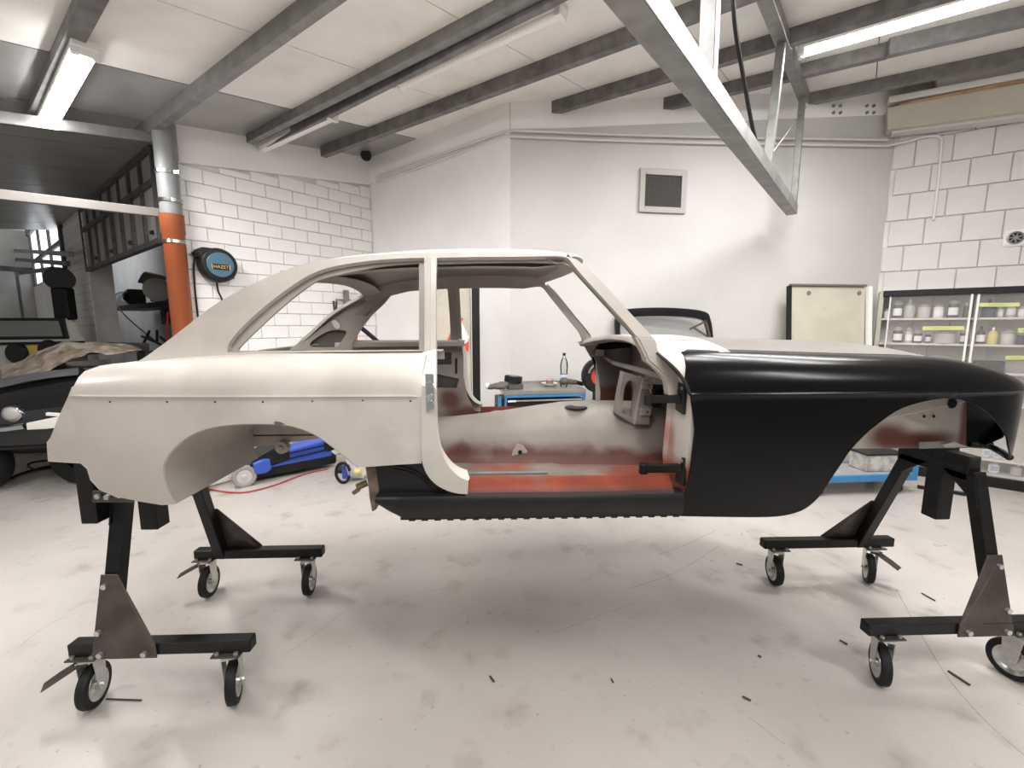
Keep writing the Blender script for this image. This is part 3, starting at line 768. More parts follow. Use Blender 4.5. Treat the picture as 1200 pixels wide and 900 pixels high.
# rear edge of each rear pillar (tailgate opening flange)
for sd in (1, -1):
    edge = [e_ for e_ in gh(roofline[3:]) if e_[0] < XR + .02]; rows = []
    for x, z in edge: rows.append([p3(x, gw(z) - .0, z, sd), p3(x + .004, gw(z) - .04, z - .004, sd), p3(x + .010, gw(z) - .075, z - .010, sd), p3(x + .022, gw(z) - .078, z - .022, sd)])
    b2 = MB(); b2.sheet(rows); b2.build('tailgate_flange', M['primer'], CAR, smooth=40)

# ---- inner far side below the belt, with its pockets, and the far sill
inq = [(430, 402), (541, 402), (543, 440), (548, 465), (556, 482), (575, 491), (620, 494), (620, 504), (430, 504)]
M['inner_far'] = mat('inner_quarter_primer', (.32, .29, .26), .55, var=.12, layers=[(DRED, 'blob', tuple(at(528, 468, YC + .66) - Vector((.3, YC, 0))), .03, .11, .05, .85, (1, .3, 1)), (DRED, 'blob', tuple(at(552, 488, YC + .66) - Vector((.3, YC, 0))), .05, .13, .05, .9, (.5, .3, 1.3))])
flat_far('inner_quarter_panel', M['inner_far'], inq, [[(500, 413), (529, 413), (529, 427), (500, 428)], [(500, 438), (513, 438.5), (538, 444), (535, 455), (500, 454)], [(533, 420), (536, 420), (536, 438), (533, 438)]], YC + .66, .010)
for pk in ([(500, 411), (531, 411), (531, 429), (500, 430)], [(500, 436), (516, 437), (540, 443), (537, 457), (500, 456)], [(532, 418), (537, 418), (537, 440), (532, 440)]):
    mb = MB(); mb.prism([at(x, y, YC + .685) for x, y in pk], (0, .004, 0)); mb.build('pocket_shade', M['dark_in'], CAR)  # dark sheets stand in for the shade inside the pockets
# strip that carries the inner panel up to the window sill
for sd in (1, -1):
    rows = []
    for x in lin(-1.0, -.2, 12): rows.append([p3(x, .60, zt(x) + .004, sd), p3(x, .56, zt(x) + .006, sd), p3(x, .535, zt(x) - .004, sd), p3(x, .53, zt(x) - .03, sd)])
    b2 = MB(); b2.sheet(rows); b2.thicken(.003); b2.build('window_sill_rail', M['primer'], CAR, smooth=40)

# ---- door pillar (B post) of the near and far side
bl = spl([(494, 416), (495, 440), (494, 480), (494, 530), (497, 548), (506, 563), (519, 573), (535, 579), (548, 580)], 3)
br = spl([(549, 563), (538, 558), (527, 547), (518, 530), (513, 508), (511, 470), (511, 430), (511, 412)], 3)
for sd in (1, -1):
    oo = [(at(x, y, YC - .757).x, at(x, y, YC - .757).z) for x, y in bl + br]
    V, T = region(oo, [], lin(-.3, .0, 8), lin(1.1, 1.65, 14)); mb = MB()
    def bw(x, z):
        w = .768 - .05 * (max(0, 1.35 - z) / .25) ** 3 * .6
        if z > 1.53: w -= (z - 1.53) * 1.55
        return w
    p3b = lambda x, w, z, sd: p3(x * (YC - w) / (YC - .757), w, z, sd)
    mb.add([p3b(v.x, bw(v.x, v.y), v.y, sd) for v in V], [t if sd > 0 else tuple(reversed(t)) for t in T]); mb.thicken(.006)
    jr = [(at(x, y, YC - .757).x, at(x, y, YC - .757).z) for x, y in br]
    mb.sheet([[p3b(x, bw(x, z), z, sd) for x, z in jr], [p3b(x + .004, bw(x, z) - .02, z + .002, sd) for x, z in jr], [p3b(x - .004, bw(x, z) - .10, z + .004, sd) for x, z in jr]])
    lr = [(at(x, y, YC - .757).x, at(x, y, YC - .757).z) for x, y in bl]
    mb.sheet([[p3b(x, bw(x, z), z, sd) for x, z in lr], [p3b(x, bw(x, z) - .03, z, sd) for x, z in lr]])
    BP = mb.build('door_pillar', M['primer'], CAR, smooth=40, fix=False)
    if sd > 0: BPN = BP
# upper part of the B post stands proud of the quarter window
for sd in (1, -1):
    rows = []
    for (y, xl, xr) in ((302, 499, 511), (340, 499, 511), (380, 499, 511), (414, 498, 511), (432, 500, 511)):
        L0 = g_xz(xl, y); R0 = g_xz(xr, y); row = []
        for t, o in ((0, -.012), (0, .006), (.45, .008), (.5, .002), (.95, .002), (1, -.02)):
            x = L0[0] + (R0[0] - L0[0]) * t; z = L0[1]; row.append(p3(x, gw(z) + o, z, sd))
        rows.append(row)
    mb = MB(); mb.sheet(rows); mb.build('pillar_cover', M['primer'], CAR, smooth=35)
P0 = [at(x, y, YC - .776) for x, y in ((498, 438), (508, 438), (509, 480), (499, 484))]
mb = MB(); mb.prism(P0, (0, .006, 0)); ST = mb.build('striker_plate', M['chrome'], CAR, bevel=.002, label='bright zinc lock striker plate')
mb = MB(); c = at(503, 450, YC - .783); mb.cyl(c, c + Vector((0, .008, 0)), .010, n=12); mb.beam(c + Vector((-.012, 0, 0)), c + Vector((.014, 0, -.004)), .012, .012)
mb.cyl(at(504, 466, YC - .79), at(504, 466, YC - .776), .011, n=12); mb.beam(at(500, 474, YC - .785), at(508, 471, YC - .785), .014, .014); mb.build('striker_catch', M['chrome'], ST, bevel=.001)

# ---- sills
sill_x0, sill_x1 = at(468, 595, 1.45).x, at(801, 595, 1.45).x
for sd in (1, -1):
    prof = [(.738, 1.052), (.748, 1.064), (.752, 1.085), (.751, 1.118), (.746, 1.128), (.735, 1.131), (.70, 1.131)]
    rows = []
    for i, x in enumerate(lin(at(440, 590, 1.45).x, sill_x1, 24)):
        row = []
        for (w, z) in prof:
            cut = 0
            if x < sill_x0: k = (sill_x0 - x) / (sill_x0 - at(440, 590, 1.45).x); z = z + k * max(0, (1.125 - z)) * .85
            row.append(p3(x, w, z, sd))
        rows.append(row)
    mb = MB(); mb.sheet(rows); mb.thicken(.004); mb.build('sill_panel', M['blackpanel'], CAR, smooth=40)
    prof2 = [(.745, 1.129), (.742, 1.138), (.730, 1.141), (.705, 1.158), (.698, 1.172), (.690, 1.176), (.684, 1.168), (.67, 1.12), (.655, 1.07)]
    mb = MB(); mb.sheet([[p3(x, w, z, sd) for w, z in prof2] for x in lin(at(546, 575, 1.47).x, .625, 12)]); mb.thicken(.004)
    M['stepm'] = mat('door_step_oxide', (.17, .026, .008), .6, spec=.3, var=.3, layers=[((.07, .035, .028), 'noise', 3, .55, .75, .6), ((.03, .025, .025), 'axis', 2, 1.150, 1.140, .006, .85), ((.10, .06, .05), 'noise', 5, .55, .7, .55)])
    mb.build('door_step', M['stepm'], CAR, smooth=40)
    mb = MB(); mb.box(((sill_x0 + sill_x1) / 2, YC - sd * .735, 1.050), (sill_x1 - sill_x0, .010, .014))
    for x in lin(sill_x0 + .04, sill_x1 - .02, 22): mb.box((x, YC - sd * .735, 1.042), (.022, .012, .006))
    mb.build('sill_seam', M['blackpanel'], CAR, kind='stuff')
mb = MB(); P = [at(x, y, YC - .715) for x, y in [(440, 546), (494, 542), (500, 554), (512, 568), (530, 578), (546, 582), (548, 586), (446, 586)]]
mb.prism(P, (0, .006, 0)); SI = mb.build('inner_sill_panel', M['blackpanel'], CAR)
mb = MB()
for k in range(2): mb.tube([at(x, y + k * 4, YC - .718) for x, y in spl([(462, 546), (478, 549), (492, 556), (502, 566)], 3)], .003, 6)
mb.build('pressed_rib', M['blackpanel'], SI, kind='stuff')
mb = MB(); P = [at(x, y, YC - .71) for x, y in [(428, 547), (444, 547), (445, 583), (441, 597), (436, 600), (433, 584), (431, 565)]]; mb.prism(P, (0, .03, 0)); mb.build('spring_hanger', mat('brown_raw_steel', (.13, .10, .075), .5, metal=.4, var=.4, vscale=20), CAR, bevel=.002)
mb = MB(); mb.cyl(at(418, 571, YC - .68), at(430, 566, YC - .66), .012, n=10); mb.cyl(at(414, 578, YC - .68), at(421, 573, YC - .68), .008, n=8); mb.build('hanger_bolt', mat('brass_bolt', (.16, .105, .05), .5, metal=.4), CAR)

# ---- floor and transmission tunnel
FZ = 1.062
M['floorpan'] = mat('floor_pan_paint', (.24, .21, .185), .5, var=.2, layers=[((.27, .06, .03), 'noise', 2.2, .42, .58, .9)])
for (y0, y1) in ((YC - .66, YC - .17), (YC + .17, YC + .66)):
    mb = MB(); rows = []
    for x in lin(-.36, 1.02, 30): rows.append([Vector((x, y0 + (y1 - y0) * j / 12, FZ + (.006 * sin(j * pi / 3) ** 2 if -.2 < x < .3 else 0) + max(0, x - .85) * .6)) for j in range(13)])
    mb.sheet(rows); mb.thicken(.004); mb.build('floor_pan', M['floorpan'], CAR, smooth=35)
mb = MB(); mb.beam((-.24, YC - .36, FZ + .012), (.22, YC - .36, FZ + .012), .02, .02); mb.build('seat_runner', M['galv'], CAR, bevel=.003)
TT = [(-.45, 1.235), (-.27, 1.243), (-.10, 1.258), (.05, 1.276), (.22, 1.300), (.36, 1.315), (.5, 1.318), (.7, 1.312), (.9, 1.30), (1.1, 1.29)]
TWD = [(-.45, .13), (0, .14), (.4, .165), (.7, .19), (1.1, .235)]
M['tunnel'] = mat('tunnel_primer', (.34, .308, .275), .5, var=.12, vscale=4, layers=[(DRED, 'axis', 2, 1.175, 1.11, .10, .95), ((.25, .222, .195), 'noise', 5, .6, .75, .4), (DRED, 'blob', (at(540, 525, 2.04).x - .3, -.15, 1.12), .02, .07, .03, .8)])
rows = []
for x in lin(-.42, 1.05, 44):
    zt_ = itp(TT, x); w = itp(TWD, x); hgt = zt_ - FZ
    rib = .006 if any(abs(x - r) < .018 for r in (-.02, .34, .52, .66)) else 0
    sec = [(w + .05, FZ), (w + .035, FZ + .015), (w + .02 + rib, FZ + hgt * .3), (w + .005 + rib, FZ + hgt * .6), (w - .015 + rib, FZ + hgt * .82), (w - .045, FZ + hgt * .95 + rib), (w - .09, zt_), (0, zt_ + .002)]
    rows.append([Vector((x, YC - a, z)) for a, z in sec] + [Vector((x, YC + a, z)) for a, z in reversed(sec[:-1])])
mb = MB(); mb.sheet(rows); mb.thicken(.003); TUN = mb.build('transmission_tunnel', M['tunnel'], CAR, smooth=35)
mb = MB(); P = [at(x, y, YC - .175) for x, y in ((599, 536), (601, 528), (606, 520), (613, 522), (619, 530), (621, 536))]; mb.prism(P, (0, .004, 0)); mb.build('tunnel_bracket', M['primer'], TUN, bevel=.001)
mb = MB(); c = at(609.5, 530, YC - .180); mb.cyl(c, c + Vector((0, .004, 0)), .010, n=12); mb.build('bracket_hole', M['black'], TUN)
mb = MB(); c = at(675, 485, YC - .09); mb.lathe(Vector((c.x, c.y, itp(TT, c.x) + .001)), (0, 0, 1), [(.0001, .002), (.05, .002), (.056, 0)], 20); mb.build('tunnel_aperture', M['black'], TUN)

# ---- front door pillar (A post), hinges
for sd in (1, -1):
    yf = YC - sd * .74; yb = YC - sd * .60
    M['apost'] = mat('a_post_primer', (.47, .44, .405), .45, var=.06, layers=[(RED, 'axis', 2, 1.26, 1.19, .06, .95), (RED, 'blob', (.315, -.62, 1.30), .03, .07, .03, .9, (1, 1, .6))])
    xl = at(784, 500, YC - .60).x
    sec = [(xl - .012, .60), (xl, .615), (xl + .01, .70), (xl + .020, .738), (xl + .035, .738), (xl + .045, .70), (xl + .045, .60)]
    rows = []
    for z in lin(1.125, 1.565, 10):
        sl = 0 if z < 1.5 else (z - 1.5) * .35
        rows.append([p3(x + .016 * max(0, 1.22 - z) / .1 - sl, w - max(0, z - 1.5) * 1.1 - .035 * max(0, 1.40 - z) / .3, z, sd) for x, w in sec])
    mb = MB(); mb.sheet(rows, closed=True); AP = mb.build('front_door_pillar', M['apost'], CAR, smooth=30)
    if sd < 0: continue
    for (y0, y1, ya, xa) in ((446, 486, 467, 763), (531, 570, 548, 757)):
        Q = [at(x, y, YC - wv) for x, y, wv in ((796, y0, .65), (805, y0 + 6, .715), (803, y1, .715), (794, y1 - 6, .65))]
        mb = MB(); mb.prism([q + Vector((-.010, 0, 0)) for q in Q], (.012, 0, 0)); H = mb.build('door_hinge', M['black'], CAR, bevel=.002, label='black door hinge with a long arm')
        mb = MB(); a = at(801, ya, YC - .69); e = at(xa, ya + 1, YC - .58); mb.beam(a + Vector((-.005, 0, 0)), e, .030, .030); mb.cyl(e + Vector((-.01, 0, -.022)), e + Vector((-.01, 0, .022)), .018, n=12); mb.build('hinge_arm', M['black'], H, bevel=.004)
        mb = MB()
        for k, yy in enumerate((y0 + 8, y0 + 9, y1 - 8, y1 - 9)):
            c = at(798 if k % 2 == 0 else 803, yy, YC - (.667 if k % 2 == 0 else .70)); b3 = MB(); b3.cyl(c + Vector((-.014, 0, 0)), c + Vector((-.006, 0, 0)), .0065, n=8); b3.build('hinge_bolt', M['zinc'], H)

# ---- scuttle, dash lip and bulkhead
def scut(x, t):                            # t -1..1 across the car
    a = abs(t); e = 1 - a ** 2.4
    xr = .55 + .10 * e - .02; w = t * .66
    zr = 1.605 + .062 * e
    return xr, w, zr
M['scut'] = M['primer']
rows = []
for i in range(15):
    row = []
    for j in range(29):
        t = -1 + 2 * j / 28; xr, w, zr = scut(0, t); k = i / 14
        xf = .84 + .05 * (1 - t * t); x = xr + (xf - xr) * k; zf = 1.622 + .045 * (1 - abs(t) ** 2.2)
        z = zr + (zf - zr) * k
        row.append(Vector((x, YC + w * (1 - .10 * k * 0), z)))
    rows.append(row)
mb = MB(); mb.sheet(rows); mb.thicken(.004); mb.build('scuttle_panel', M['primer'], CAR, smooth=40)
rows = []
for j in range(29):
    t = (-1 + 2 * j / 28) * .93; xr, w, zr = scut(0, t)
    rows.append([Vector((xr + .004, YC + w, zr + .002)), Vector((xr - .006, YC + w, zr - .006)), Vector((xr - .010, YC + w, zr - .020)), Vector((xr + .0, YC + w, zr - .028)), Vector((xr + .05, YC + w, zr - .030))])
mb = MB(); mb.sheet(rows); mb.thicken(.003); mb.build('dash_lip', M['primer_shaded'], CAR, smooth=45)
# scuttle air vent: raised oval ring
cv = onpl(777, 395, (0, 0, 1.662), (0, 0, 1)); cv = Vector((.80, YC - .28, 1.652)); mb = MB()
rows = []
for k in range(28):
    a = 2 * pi * k / 28; d = Vector((cos(a) * .08, sin(a) * .12, 0)); rows.append([cv + d, cv + d * .96 + Vector((0, 0, .010)), cv + d * .82 + Vector((0, 0, .010)), cv + d * .76 + Vector((0, 0, -.004))])
mb.sheet(rows + rows[:1]); mb.lathe(cv - Vector((0, 0, .002)), (0, 0, 1), [(.001, .004), (.066, .004)], 20); VT = mb.build('scuttle_vent', M['primer_shaded'], CAR, smooth=40)
# corner of the scuttle beside the wing
cor = pxs([(768, 413), (783, 424), (794, 435), (802, 447), (806, 455), (806, 440), (804, 430)])
cx0, cx1 = cor[0][0], xw_ if False else side_xs(809, 466)[0]
cor_o = [(cx0 + .002, arc(cx0) + .06), (cx0, arc(cx0) * .98)] + cor[1:5] + [(cx1 - .002, .03), (cx1 - .004, .07), (cx1 + .02, .11), (cx1 + .03, arc(cx1) * .8), (cx1 + .05, arc(cx1)), (cx1 + .08, arc(cx1) + .06)]
for sd in (1, -1): body_panel('scuttle_corner', M['primer'], cor_o, xs=lin(cx0, cx1 + .08, 14), sd=sd, lift=-.005, th=.004)
mb = MB(); P = [at(x, y, YC - .665) for x, y in ((744, 393), (768, 396), (771, 411), (783, 424), (794, 436), (801, 447), (801, 466), (785, 466), (782, 445), (769, 432), (759, 424), (755, 414))]; mb.prism(P, (0, .06, 0)); mb.build('pillar_foot', M['primer'], CAR, bevel=.008, seg=2)
# bulkhead, footwell side and dash rail
M['bulk'] = mat('bulkhead_grey', (.21, .195, .18), .5, var=.15, layers=[(DRED, 'axis', 1, .56, .60, .04, .85), (DRED, 'axis', 2, 1.335, 1.30, .03, .8)])
mb = MB(); mb.sheet([[Vector((.88 - .05 * sin(pi * j / 10), YC - .6 + 1.2 * j / 10, z)) for j in range(11)] for z in (1.06, 1.2, 1.35, 1.5, 1.62)]); mb.thicken(.006); mb.build('bulkhead', M['bulk'], CAR, smooth=30)
M['foot'] = mat('footwell_grey', (.17, .155, .145), .5, var=.15, layers=[(DRED, 'axis', 0, .33, .27, .06, .9), (DRED, 'axis', 2, 1.36, 1.30, .05, .85), (DRED, 'noise', 3, .55, .7, .5)])
fo = [at(x, y, YC + .575) for x, y in ((693, 411), (699, 425), (702, 442), (704, 460), (703, 484), (770, 490), (770, 405))]
mb = MB(); mb.prism(fo, (0, .008, 0)); mb.build('footwell_side_panel', M['foot'], CAR)
mb = MB(); P = [at(x, y, YC + .56) for x, y in ((742, 415), (749, 416), (748, 428), (742, 427))]; mb.prism(P, (0, .004, 0)); mb.build('cable_opening', M['black'], CAR)
mb = MB(); a = at(708, 418, YC + .57); c2 = at(719, 425, YC + .45); e = at(786, 444, YC - .60)
mb.beam(c2, e, .018, .024); DR = mb.build('dash_rail', M['primer_shaded'], CAR, bevel=.003)
mb = MB(); mb.beam(a, c2, .018, .024); mb.build('dash_rail_end', M['foot'], DR, bevel=.003)
for x, y in ((758, 443), (767, 446)):
    c = at(x, y, YC - .30); b3 = MB(); b3.prism([c + Vector((-.008, 0, .012)), c + Vector((.008, 0, .012)), c + Vector((.006, 0, -.008)), c + Vector((0, 0, -.016)), c + Vector((-.006, 0, -.008))], (0, .003, 0)); b3.build('rail_tab', M['primer'], DR)
# pedal and column bracket standing on the tunnel
def yp(x, y, w): return at(x, y, YC + w)
W0 = -.20
br_out = [(731, 436), (754, 443), (749, 470), (742, 497), (722, 485), (726, 460)]
br_hole = spl([(728.5, 484), (731, 460), (734, 449), (739, 446), (745, 450), (747, 460), (744, 478), (741, 490)], 2)
o2 = [(yp(x, y, W0).x, yp(x, y, W0).z) for x, y in br_out]; h2 = [(yp(x, y, W0).x, yp(x, y, W0).z) for x, y in br_hole]
V, T = region(o2, [h2]); mb = MB(); mb.add([Vector((v.x, YC + W0, v.y)) for v in V], T); mb.thicken(.06); CB = mb.build('column_bracket', M['primer_shaded'], CAR, fix=False)
mb = MB(); P = [yp(x, y, W0 - .02) for x, y in ((754, 442), (761, 444), (762, 498), (743, 498), (748, 470))]; mb.prism(P, (0, .09, 0)); mb.build('bracket_post', M['primer_shaded'], CB, bevel=.004)
for (x0, y0, x1, y1) in ((752, 447, 765, 456), (751, 479, 763, 487)):
    mb = MB(); P = [yp(x, y, W0 - .03) for x, y in ((x0, y0), (x1, y0), (x1, y1), (x0, y1))]; mb.prism(P, (0, .008, 0)); pl_ = mb.build('bracket_plate', M['primer'], CB, bevel=.001)
    c = yp((x0 + x1) / 2 + 2, (y0 + y1) / 2, W0 - .034); mb = MB(); mb.cyl(c, c + Vector((0, .005, 0)), .004, n=8); mb.build('plate_hole', M['black'], CB)
P = [yp(x, y, W0 + .12) for x, y in ((764, 450), (785, 452), (786, 492), (764, 492))]; mb = MB(); mb.prism(P, (0, .01, 0)); FW = mb.build('footwell_panel', M['dark_in'], CAR)
mb = MB(); c = yp(773, 465, W0 + .11); mb.lathe(c, (0, -1, 0), [(.001, .004), (.035, .004), (.038, 0)], 18); mb.build('footwell_hole', M['black'], FW)
mb = MB(); P = [yp(x, y, YC * 0 + .10) for x, y in ((674, 472), (695, 473), (695, 479), (674, 477))]; mb.prism(P, (0, .004, 0)); mb.build('tunnel_bracket_plate', M['primer_shaded'], CAR)

# ---- front wings: black, with the wheel arch cut out
wing_rear = spl([(797, 605), (800, 590), (806, 565), (811, 540), (814, 510), (812, 485), (809, 466)], 3)
wing_arch = spl([(1187, 539), (1182, 522), (1180, 512), (1170, 496), (1160, 486), (1150, 478), (1130, 469.5), (1115, 467), (1100, 467.5), (1075, 472.5), (1050, 482), (1020, 504), (998, 526), (985, 545), (972, 564), (960, 582), (944, 596), (925, 603), (900, 606), (850, 606)], 3)
wr = pxs(wing_rear); wa = pxs(wing_arch)
xw = wr[-1][0]
rear_top = [(xw - .012, .02), (xw - .02, .06), (xw - .008, .11), (xw + .0, arc(xw) * .8), (xw + .02, arc(xw)), (xw + .05, arc(xw) + .07)]
topw = [(x, arc(x) + .07) for x in lin(xw + .10, 2.06, 22)]
nose = [(2.105, .12), (2.12, .06), (2.12, .0), (2.11, -.06), (2.08, -.13), (2.03, -.19), (1.955, -.235)]
# front lower tip: keep the arch end on the panel
outw = wr + rear_top + topw + nose + [wa[0]] + wa[1:]
for sd in (1, -1):
    body_panel('front_wing', M['wing'], outw, xs=lin(xw, 1.7, 26) + lin(1.73, 2.11, 18), sd=sd, th=.005, ridge=.006, label='satin black front wing')
# rubber seal curve between scuttle corner and wing
mb = MB(); pts = []
for px_, py_ in spl([(770, 414), (783, 425), (794, 436), (802, 448), (808, 462)], 4):
    X, s = side_xs(px_, py_); W, Z = ws(X, s); pts.append(p3(X, W + .003, Z, 1))
mb.tube(pts, .006, 8); mb.build('wing_seal', M['rubber'], CAR, smooth=50)
# bonnet, nose panel, front valance
rows = []
for i in range(22):
    x = .86 + (2.22 - .86) * i / 21; row = []
    for j in range(21):
        t = -1 + 2 * j / 20; xx = x + (.06 * (1 - t * t)) * (1 if i < 4 else 1) ; wE = .525 if x < 1.6 else .525 - (x - 1.6) * .12
        zE = itp(ZT, min(x, 2.1)) - .004
        if x > 2.0: zE -= (x - 2.0) ** 2 * .5
        row.append(Vector((xx, YC + t * wE, zE + .036 * (1 - abs(t) ** 2))))
    rows.append(row)
mb = MB(); mb.sheet(rows); mb.thicken(.004); mb.build('bonnet', M['bonnet'], CAR, smooth=45, label='dull brown grey bonnet')
rows = []
for t in lin(-1, 1, 17):
    x = 2.285 - .14 * abs(t) ** 2.5; rows.append([Vector((x - .01, YC + t * .50, 1.49)), Vector((x, YC + t * .50, 1.46)), Vector((x + .005, YC + t * .50, 1.43)), Vector((x - .015, YC + t * .50, 1.415))])
mb = MB(); mb.sheet(rows); mb.thicken(.004); mb.build('nose_panel', M['wing'], CAR, smooth=45)
rows = []
for t in lin(-1, 1, 17):
    x = 2.26 - .16 * abs(t) ** 2.5; rows.append([Vector((x, YC + t * .52, 1.31)), Vector((x - .01, YC + t * .52, 1.26)), Vector((x - .06, YC + t * .50, 1.22))])
mb = MB(); mb.sheet(rows); mb.thicken(.004); mb.build('front_valance', M['wing'], CAR, smooth=45)

# ---- front inner wing and what shows in the arch
M['inw'] = mat('inner_wing_primer', (.46, .42, .385), .45, var=.06, vscale=4, layers=[
    (DRED, 'blob', tuple(at(1075, 517, YC - .46) - Vector((.3, YC, 0))), .03, .10, .03, .95, (.40, .3, 1.5)), (DRED, 'blob', tuple(at(1040, 512, YC - .46) - Vector((.3, YC, 0))), .02, .09, .03, .95, (.7, .3, 1)),
    (DRED, 'axis', 0, at(1121, 500, YC - .46).x - .3, at(1129, 500, YC - .46).x - .3, .02, .9)])
ip = [(940, 526), (1141, 525), (1141, 500), (1140, 455), (940, 455)]
Pq = [at(x, y, YC - .46) for x, y in [(940, 526), (1132, 525), (1133, 450), (940, 450)]]
mb = MB(); mb.prism(Pq, (0, .006, 0)); IW = mb.build('inner_wing', M['inw'], CAR)
Pq2 = [at(x, y, YC - .48) for x, y in [(1040, 491), (1132, 472), (1133, 450), (1000, 450), (1010, 490)]]
mb = MB(); mb.prism(Pq2, (0, .03, 0)); mb.build('inner_wing_shelf', M['inw'], CAR, bevel=.004)
mb = MB(); c = at(1116, 473, YC - .485); mb.lathe(c, (0, -1, 0), [(.001, .003), (.018, .003), (.021, 0)], 16); mb.build('inner_wing_hole', M['black'], IW)
for x, y in ((1083, 488), (1094, 488)): c = at(x, y, YC - .463); mb = MB(); mb.cyl(c, c + Vector((0, -.002, 0)), .006, n=8); mb.build('bolt_hole', M['black'], IW)
mb = MB(); mb.prism([at(x, y, YC - .44) for x, y in ((1129, 452), (1160, 455), (1175, 480), (1175, 500), (1166, 502), (1163, 512), (1165, 522), (1129, 525))], (0, .02, 0)); mb.build('radiator_duct_panel', M['blackpanel'], CAR, label='black radiator duct panel')
mb = MB(); mb.tube([at(x, y, YC - w) for x, y, w in ((1136, 521, .44), (1160, 523, .47), (1174, 530, .52), (1183, 536, .60))], .014, 8); mb.build('bumper_bracket', M['blackpanel'], CAR, bevel=.004)
for sd in (1, -1):
    y0 = YC - sd * .43; mb = MB(); mb.box((1.60, y0 + sd * .06, 1.262), (.90, .09, .10)); mb.build('chassis_rail', M['primer_shaded'], CAR, bevel=.006)
Pm = [at(x, y, YC - .49) for x, y in ((1078, 518), (1107, 517), (1107, 525), (1078, 526))]; mb = MB(); mb.prism(Pm, (0, .006, 0)); mp = mb.build('rail_plate', M['galv'], CAR, bevel=.001)
Pm = [at(x, y, YC - .50) for x, y in ((1106, 521), (1118, 518), (1136, 524), (1107, 524))]; mb = MB(); mb.prism(Pm, (0, .01, 0)); mb.build('rail_bracket', M['primer'], CAR)

# ---- rear wheel house
ar = [(x, ZW + s) for x, s in arch_s]
for sd in (1, -1):
    rows = []
    for w in (.74, .62, .45, .30, .18):
        rows.append([p3(x, w if w < .7 else ws(x, z - ZW)[0] - .004, z + (0 if w > .7 else .0), sd) for x, z in ar])
    mb = MB(); mb.sheet(rows); mb.thicken(.004); mb.build('wheel_house', M['primer_shaded'], CAR, smooth=40)
hs = [p for p in ar if p[0] > -1.09]
base_z = 1.155
for sd in (1, -1):
    pts = [p3(x, .18, max(z, base_z), sd) for x, z in ar if z > base_z - .03]
    mb = MB(); mb.prism(pts, (0, sd * .006, 0)); mb.build('wheel_house_wall', M['primer_shaded'], CAR)
    c = at(333, 523, YC - .19) if sd > 0 else None
    if sd > 0:
        mb = MB(); mb.lathe(c, (0, -1, 0), [(.001, .04), (.010, .04), (.012, .03), (.028, .03), (.030, .0)], 18); mb.build('spring_eye', M['primer_shaded'], CAR, smooth=40)
for x, y, w, h in ((239, 506, .012, .005), (241, 518, .006, .018)):
    c = at(x, y + 6, YC - .62); mb = MB(); mb.box(c, (w * 2, .01, h * 1.2), Matrix.Rotation(.3, 3, 'Y')); 
# ---- tail panel and boot floor close the back
rows = []
for x, s_ in tail_s[:-2]:
    W, Z = ws(x, min(s_, .06)); rows.append([Vector((x - .03 * (1 - abs(t) ** 3), YC + t * W, Z)) for t in lin(-1, 1, 17)])
mb = MB(); mb.sheet(rows); mb.thicken(.004); mb.build('tail_panel', M['primer'], CAR, smooth=40)
mb = MB(); mb.box((-1.12, YC, 1.21), (.60, .36, .006)); mb.build('boot_floor', M['primer_shaded'], CAR)
mb = MB(); mb.box((-.60, YC, 1.33), (.50, .9, .006)); mb.build('rear_shelf_floor', M['primer_shaded'], CAR)
